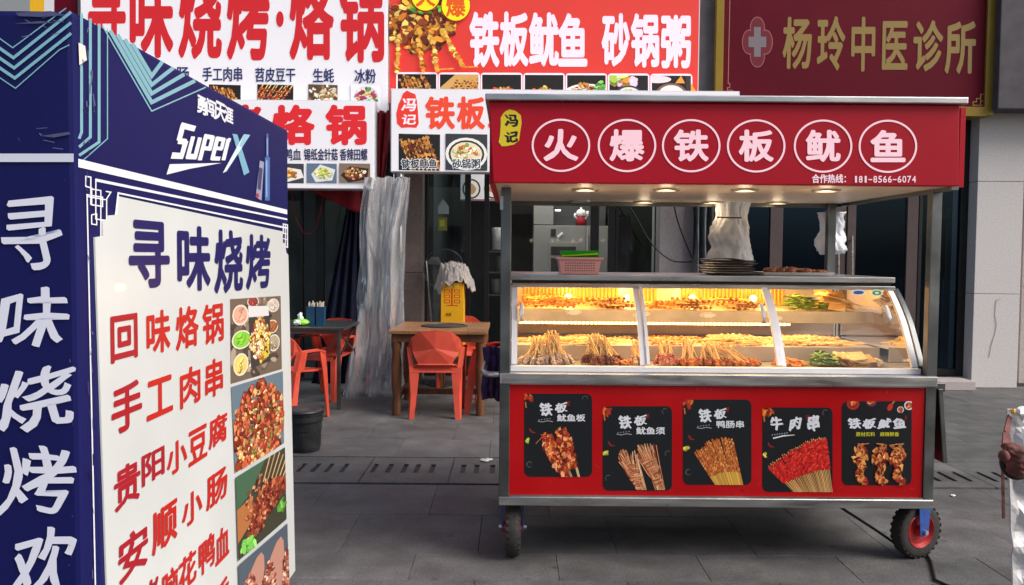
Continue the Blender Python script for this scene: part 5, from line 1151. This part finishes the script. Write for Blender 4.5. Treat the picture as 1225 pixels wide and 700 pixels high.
# ================================================================== CHAIRS
def make_chair(label):
    t = thing('plastic_chair', (0, 0, 0), label, 'chair', 'coral plastic chairs at the shop tables')
    def face(pts, fs, nm, th=.014):
        g = G(); g.add(pts, fs); return g.build(nm, 'coral', t, solid=th)
    face([(-.21, -.19, .435), (.21, -.19, .435), (.225, .05, .43), (.20, .24, .415), (-.20, .24, .415), (-.225, .05, .43), (0, 0, .415), (-.19, -.20, .39), (.19, -.20, .39), (.19, .255, .385), (-.19, .255, .385), (-.145, -.222, .47), (.145, -.222, .47)],
         [(0, 1, 6), (1, 2, 6), (2, 3, 6), (3, 4, 6), (4, 5, 6), (5, 0, 6), (0, 7, 8, 1), (3, 9, 10, 4), (0, 1, 12, 11)], 'seat')
    # faceted back panel
    a = [(-.245, -.15, .60), (-.205, -.20, .69), (-.13, -.228, .745), (0, -.235, .757), (.13, -.228, .745), (.205, -.20, .69), (.245, -.15, .60)]
    b_ = [(-.222, -.16, .595), (-.195, -.195, .565), (-.17, -.215, .515), (-.135, -.222, .45), (.135, -.222, .45), (.17, -.215, .515), (.195, -.195, .565), (.222, -.16, .595)]
    c = (0, -.238, .60)
    vs = a+b_+[c]; A = lambda i: i; B = lambda i: 7+i; C_ = 15
    face(vs, [(0, 1, B(0)), (1, B(1), B(0)), (1, 2, B(1)), (2, C_, B(1)), (2, 3, C_), (3, 4, C_), (4, B(6), C_), (4, 5, B(6)), (5, B(7), B(6)), (5, 6, B(7)), (B(1), C_, B(2)), (B(2), C_, B(3)), (B(3), C_, B(4)), (B(4), C_, B(5)), (B(5), C_, B(6))], 'backrest')
    for s_ in (-1, 1):
        face([(s_*.245, -.15, .60), (s_*.215, -.15, .605), (s_*.262, .10, .595), (s_*.222, .10, .60), (s_*.255, .19, .57), (s_*.225, .17, .575)], [(0, 2, 3, 1), (2, 4, 5, 3)], 'armrest')
        face([(s_*.248, -.165, .605), (s_*.214, -.185, .60), (s_*.225, -.19, .43), (s_*.185, -.20, .43), (s_*.228, -.10, .43), (s_*.25, -.08, .59)], [(0, 1, 3, 2), (0, 2, 4, 5)], 'back_support', .010)
        face([(s_*.225, -.205, .44), (s_*.135, -.205, .42), (s_*.155, -.235, .20), (s_*.205, -.235, .20), (s_*.175, -.27, .0), (s_*.215, -.27, .0), (s_*.228, -.15, .43), (s_*.225, -.22, .0)],
             [(0, 1, 2, 3), (3, 2, 4, 5), (0, 3, 6), (3, 5, 7, 6)], 'leg', .010)
        face([(s_*.26, .08, .60), (s_*.245, .19, .575), (s_*.235, .235, .40), (s_*.25, .15, .40), (s_*.235, .27, 0), (s_*.245, .225, 0), (s_*.185, .245, .40), (s_*.205, .275, 0)],
             [(0, 1, 2, 3), (3, 2, 4, 5), (2, 6, 7, 4)], 'leg', .010)
    return t
ch0 = make_chair('coral plastic chair facing the wooden table with its back to the street')
ch0.location = (at(519, 503, 7.02).x, 7.30, 0); ch0.rotation_euler = (0, 0, .02)
def chair(px, Y, rz, label):
    c = clone(ch0); c.location = (at(px, 400, Y).x, Y, 0); c.rotation_euler = (0, 0, rz); c['label'] = label; return c
chair(551, 8.62, math.pi+.05, 'coral plastic chair on the far side of the wooden table by the yellow box')
chair(598, 7.45, math.radians(80), 'coral plastic chair at the right end of the wooden table behind the cart post')
chair(344, 6.98, math.radians(-20), 'coral plastic chair in front of the black table next to the bin')
chair(392, 8.15, math.radians(160), 'coral plastic chair behind the black table in front of the navy curtain')
# ================================================================== TABLES
tx0, tx1 = at(464, 400, 7.12).x, at(583, 400, 7.12).x; tz = .745
t = thing('wooden_table', ((tx0+tx1)/2, 7.6, 0), 'varnished brown plank table with a round black hotpot plate', 'table')
for k in range(5): part('plank', 'wood', t, lambda g: g.box(tx0+(tx1-tx0)*k/5+.001, tx0+(tx1-tx0)*(k+1)/5-.001, 7.13, 8.10, tz-.03, tz+R.uniform(-.001, .001)), bev=.003)
part('apron', 'wood_leg', t, lambda g: (g.box(tx0+.03, tx1-.03, 7.17, 7.19, tz-.10, tz-.031), g.box(tx0+.03, tx1-.03, 8.03, 8.05, tz-.10, tz-.031), g.box(tx0+.03, tx0+.05, 7.19, 8.03, tz-.10, tz-.031), g.box(tx1-.05, tx1-.03, 7.19, 8.03, tz-.10, tz-.031)))
for x in (tx0+.06, tx1-.06):
    for y in (7.22, 8.0): part('leg', 'wood_leg', t, lambda g: g.lathe((x, y, .001), [(.036, 0), (.040, .1), (.030, .16), (.042, .25), (.046, .45), (.034, .55), (.045, .60), (.045, tz-.032)], 12), smooth=True)
part('stretcher', 'wood_leg', t, lambda g: g.box(tx0+.06, tx1-.06, 7.6, 7.64, .12, .17)); part('stretcher', 'wood_leg', t, lambda g: (g.box(tx0+.045, tx0+.075, 7.23, 7.99, .12, .17)))
c = ((tx0+tx1)/2+.02, 7.62); part('hot_plate', 'black', t, lambda g: g.lathe((*c, tz), [(.215, .001), (.215, .008), (.19, .012), (.185, .005), (0, .005)], 32), smooth=False)
bx0, bx1 = at(318, 395, 7.45).x, at(413, 395, 7.45).x; bz = .74
t = thing('black_table', ((bx0+bx1)/2, 7.9, 0), 'black topped folding table with grey steel legs beside the plastic curtain', 'table')
part('tabletop', 'black_top', t, lambda g: g.box(bx0, bx1, 7.40, 8.25, bz-.025, bz), bev=.004)
for x in (bx0+.05, bx1-.06):
    for y in (7.46, 8.18): part('leg', 'steel_dk', t, lambda g: g.box(x-.016, x+.016, y-.016, y+.016, .001, bz-.026), bev=.003)
    part('brace', 'steel_dk', t, lambda g: (g.bar((x, 7.48, bz-.04), (x-.1, 7.50, bz-.22), .012, .012), g.bar((x, 7.48, bz-.28), (x, 8.16, bz-.06), .012, .012), g.bar((x, 8.16, bz-.28), (x, 7.48, bz-.06), .012, .012)))
part('side_rail', 'steel_dk', t, lambda g: g.box(bx0+.05, bx1-.06, 7.45, 7.465, bz-.06, bz-.026))
for k, px in enumerate((372.5, 384)):
    p = at(px, 392, 7.7); h = .17; t = thing('chopstick_holder', (p.x, 7.7, bz), ['left dark blue chopstick holder on the black table, fuller with sticks', 'right dark blue chopstick holder on the black table'][k], 'chopstick holder', 'chopstick holders on the black table')
    part('cup', 'blue_cup', t, lambda g: rect_tub(g, (p.x, 7.7), .072, .07, .076, .074, bz+.001, bz+.17, .003)); g = G()
    for i in range(16): a, b_ = R.uniform(-.028, .028), R.uniform(-.028, .028); g.bar((p.x+a*.6, 7.7+b_*.6, bz+.01), (p.x+a*1.1, 7.7+b_, bz+.205+R.uniform(-.015, .02)), .009, .007)
    g.build('chopsticks', 'chop', t)['kind'] = 'stuff'
p = at(360, 392, 7.6); t = thing('tissue_pack', (p.x, 7.6, bz), 'green and white tissue pack on the black table', 'tissue pack')
g = G(); g.blob((p.x, 7.6, bz+.032), (.075, .05, .032), 3, .1, 14, 8); g.build('wrapper', 'tissue_pack', t, smooth=True)
g = G(); g.blob((p.x-.005, 7.6, bz+.075), (.028, .02, .04), 5, .3, 8, 6); g.build('tissue_tuft', 'tissue', t)
g = G(); g.blob((p.x-.02, 7.56, bz+.03), (.04, .02, .022), 8, .2, 8, 6); g.build('label_patch', 'tissue', t)
# ================================================================== BIN, BOX, RAG, FAN
p = gr(361, 544); t = thing('rubbish_bin', (p.x, p.y+.12, 0), 'black ribbed plastic bin with a loose lid half hidden behind the menu box', 'bin')
M['binp'] = mat('scuffed_black_plastic', (.022, .023, .026), .42, 0, .5, 14, .15, 30)
cx_, cy_ = p.x-.02, p.y+.14
part('bucket', 'binp', t, lambda g: g.lathe((cx_, cy_, .001), [(0, 0), (.110, 0), (.118, .03), (.122, .15), (.126, .152), (.127, .21), (.133, .212), (.134, .222), (.132, .26), (.138, .262), (.138, .275)], 32), smooth=False)
part('lid', 'binp', t, lambda g: g.lathe((cx_-.01, cy_, .28), [(.148, 0), (.15, .006), (.13, .018), (.05, .026), (0, .027)], 32), smooth=True)
yb = at(541, 385, 8.35); w_ = .115
t = thing('yellow_carton', (yb.x, 8.45, .374), 'tall bright yellow carton with a red brand mark standing behind the wooden table', 'carton')
ztop = at(541, 338, 8.35).z
part('carton_body', 'yellow', t, lambda g: g.box(yb.x-w_, yb.x+w_, 8.35, 8.58, .375, ztop), bev=.004)
P = Print('Y', 8.35, .001, 1e-4)
for y in (347, 353, 359):
    for xa_, xb_ in ((531.5, 538), (543.5, 550)): P.line([(xa_, y), (xb_, y), (xb_, y+3.4), (xa_, y+3.4)], .8, '#b8280c', True)
P.line([(540.7, 345), (540.7, 365)], 1.6, '#b8280c'); P.line([(534, 365.5), (548, 365.5)], .8, '#b8280c')
P.glyph('三', 537, 339, 541, 344, '#f2d850', .03); P.rect(543, 339, 549, 344, '#f0c830'); P.text('白酒', 533, 374, 540, 378, '#8a4a08', .02)
P.build('carton_print', 'print', t)
t = thing('stool', (yb.x, 8.46, 0), 'dark low stool carrying the yellow carton', 'stool')
part('seat', 'wood_leg', t, lambda g: g.box(yb.x-.14, yb.x+.14, 8.33, 8.60, .345, .373), bev=.004)
for dx in (-.11, .11):
    for dy in (8.36, 8.57): part('leg', 'wood_leg', t, lambda g: g.box(yb.x+dx-.014, yb.x+dx+.014, dy-.014, dy+.014, .001, .344))
t = thing('rag', (yb.x, 8.46, ztop), 'crumpled grey rag heaped on top of the yellow carton', 'cloth')
def frg(u, v):
    a = u*2*math.pi; r_ = v; X = .20*r_*math.cos(a)*(1+.15*math.sin(3*a)); Yy = .15*r_*math.sin(a)
    h = .14*(1-r_**2)+.06*nz(math.cos(a)*r_*4, math.sin(a)*r_*4, 1)+.035*nz(math.cos(a)*r_*9, math.sin(a)*r_*9, 3)
    if r_ > .66: h -= (r_-.66)*(.28+.16*math.sin(2*a+1.0))
    return Vector((yb.x+.015+X, 8.46+Yy*1.05-.01, ztop+.055+h))
sheet(frg, 54, 26).build('rag_cloth', 'rag', t, smooth=False, solid=.006)
p = at(531, 322, 8.8); fc = Vector((p.x, 8.8, p.z)); fr_ = .215
t = thing('pedestal_fan', (p.x, 8.85, 0), 'black wire pedestal fan behind the yellow carton', 'fan')
g = G()
for rr, dy in ((fr_, 0), (fr_*.98, .05), (fr_*.98, -.05), (fr_*.55, -.07), (fr_*.2, -.08)): g.tube([fc+Vector((rr*math.cos(a*math.pi/18), dy, rr*math.sin(a*math.pi/18))) for a in range(37)], .0045 if rr == fr_ else .002, 5)
for k in range(36):
    a = k*math.pi/18; d = Vector((math.cos(a), 0, math.sin(a))); g.tube([fc+d*fr_*.2+Vector((0, -.08, 0)), fc+d*fr_*.7+Vector((0, -.065, 0)), fc+d*fr_*.98+Vector((0, -.03, 0)), fc+d*fr_], .0012, 3)
g.build('cage', 'black', t); part('hub', 'black', t, lambda g: g.lathe(fc, [(0, -.085), (.045, -.08), (.045, .0), (.07, .06), (.05, .16), (0, .17)], 16, (0, 1, 0)), smooth=True)
for k in range(3):
    a = k*2.094+.4; d = Vector((math.cos(a), 0, math.sin(a))); e = Vector((-d.z, 0, d.x)); part('blade', 'black', t, lambda g: g.prism([fc+d*.04-e*.02, fc+d*.12-e*.07+Vector((0, .02, 0)), fc+d*.185-e*.02, fc+d*.18+e*.06-Vector((0, .02, 0)), fc+d*.05+e*.03], (0, 1, 0), .003))
part('stand', 'steel_dk', t, lambda g: g.cyl((fc.x, 8.9, .02), (fc.x, 8.9, fc.z-.1), .013, n=10)); part('base', 'black', t, lambda g: g.lathe((fc.x, 8.9, .001), [(0, .03), (.03, .03), (.17, .012), (.18, 0), (0, 0)], 24))
t = thing('broom_handle', at(519, 385, 8.65), 'thin pale stick leaning on the glass door left of the yellow carton', 'stick')
part('stick', 'steel', t, lambda g: g.cyl(at(510, 312, 8.65), at(521, 440, 8.65), .008, n=8))
# litter
p = gr(582, 552); t = thing('crumpled_tissue', (p.x, p.y, 0), 'small crumpled white tissue on the paving by the cart', 'litter')
g = G(); [g.blob((p.x+R.uniform(-.05, .05), p.y+R.uniform(-.015, .02), .009), (.022, .014, .009), k, .4, 7, 4) for k in range(6)]; g.build('paper', 'tissue', t)
p = gr(1140, 594); t = thing('paper_scrap', (p.x, p.y, 0), 'tiny white paper scrap on the paving right of the cart', 'litter'); g = G(); g.blob((p.x, p.y, .006), (.014, .010, .006), 3, .3, 7, 4); g.build('paper', 'tissue', t)
# ================================================================== RIGHT EDGE SCOOTER COVER
t = thing('covered_scooter', (2.0, 2.7, 0), 'scooter under a crumpled silver weather cover cut off by the right edge', 'scooter')
def fs_(u, v):
    xe = 1204+3*math.sin(v*3)+8*v*v-(4*math.sin(v*9))*v; y = 489+v*330; p_ = at(xe, y, 2.62)
    X = p_.x+u*.52; Yy = 2.62-.05*math.sin(u*math.pi)+min(1, u*6+.12)*(.16*abs(nz(u*2.6+v*2, v*6-u*3, 2))+.06*abs(nz(u*7, v*10, 5))+.015*nz(u*17, v*17, 5))
    return Vector((X, Yy, max(.12, p_.z)))
sheet(fs_, 30, 44).build('cover', 'silver', t, smooth=False, solid=.006)
def muff(g):
    vs = []; nu, nv = 28, 30
    for j in range(nv+1):
        v = .45+.55*j/nv; y = 499+v*70
        rx = 5+6*v if v < .45 else 5.7+11*math.sin(max(0, (v-.45))/.56*math.pi)**.6
        cx = 1209.5-2*v if v < .45 else 1208.6+9*min(1, (v-.45)/.2)
        for i in range(nu):
            a_ = 2*math.pi*i/nu; f = 1+.45*abs(nz(math.cos(a_)*2, math.sin(a_)*2, v*9))+.12*math.sin(a_*4+v*22)+.14*abs(nz(math.cos(a_)*5, math.sin(a_)*5, v*24))-.14; p_ = at(cx+rx*f*math.cos(a_), y, 2.44); p_.y += rx/1000*2.4*f*math.sin(a_)*(.4 if v < .45 else 1); vs.append(p_)
    g.add(vs, [(j*nu+i, j*nu+(i+1) % nu, (j+1)*nu+(i+1) % nu, (j+1)*nu+i) for j in range(nv) for i in range(nu)]+[tuple(range(nu)), tuple(range(nv*nu, nv*nu+nu))])
part('muff_strap', 'brown_lea', t, lambda g: (g.bar(at(1208, 498, 2.55), at(1204, 518, 2.50), .016, .004, (0, 1, 0), .022, .004), g.bar(at(1204, 518, 2.50), at(1205, 536, 2.47), .022, .004, (0, 1, 0), .034, .006)))
o = part('handlebar_muff', 'brown_lea', t, muff, smooth=True)
part('lever_knob', 'brown_lea', o, lambda g: g.blob(at(1201, 545, 2.40), (.014, .02, .016), 6, .08, 12, 8), smooth=True)
part('grip_ring', 'rubber', t, lambda g: g.tube([at(1217+18*math.cos(a), 552+19*math.sin(a), 2.46) for a in [k*.28+.2 for k in range(12)]], .009, 8), smooth=True)
part('indicator_lamp', 'yellow', t, lambda g: g.blob(at(1212, 492, 2.54), (.008, .010, .007), 2, .3, 7, 4))
part('crumpled_top', 'tissue', t, lambda g: g.blob(at(1221, 492, 2.55), (.022, .02, .012), 5, .5, 9, 5))
part('collar_flap', 'brown_lea', t, lambda g: g.bar(at(1199.5, 500+60, 2.55), at(1200.5, 620, 2.58), .008, .004))
part('front_wheel', 'rubber', t, lambda g: g.lathe((2.02, 2.7, .21), [(.13, -.04), (.19, -.05), (.21, -.02), (.21, .02), (.19, .05), (.13, .04), (.13, -.04)], 32, (1, 0, 0)), smooth=True)
part('stem', 'black', t, lambda g: g.cyl((2.02, 2.78, .2), (2.02, 2.72, .95), .03, n=12))
print('all ok')
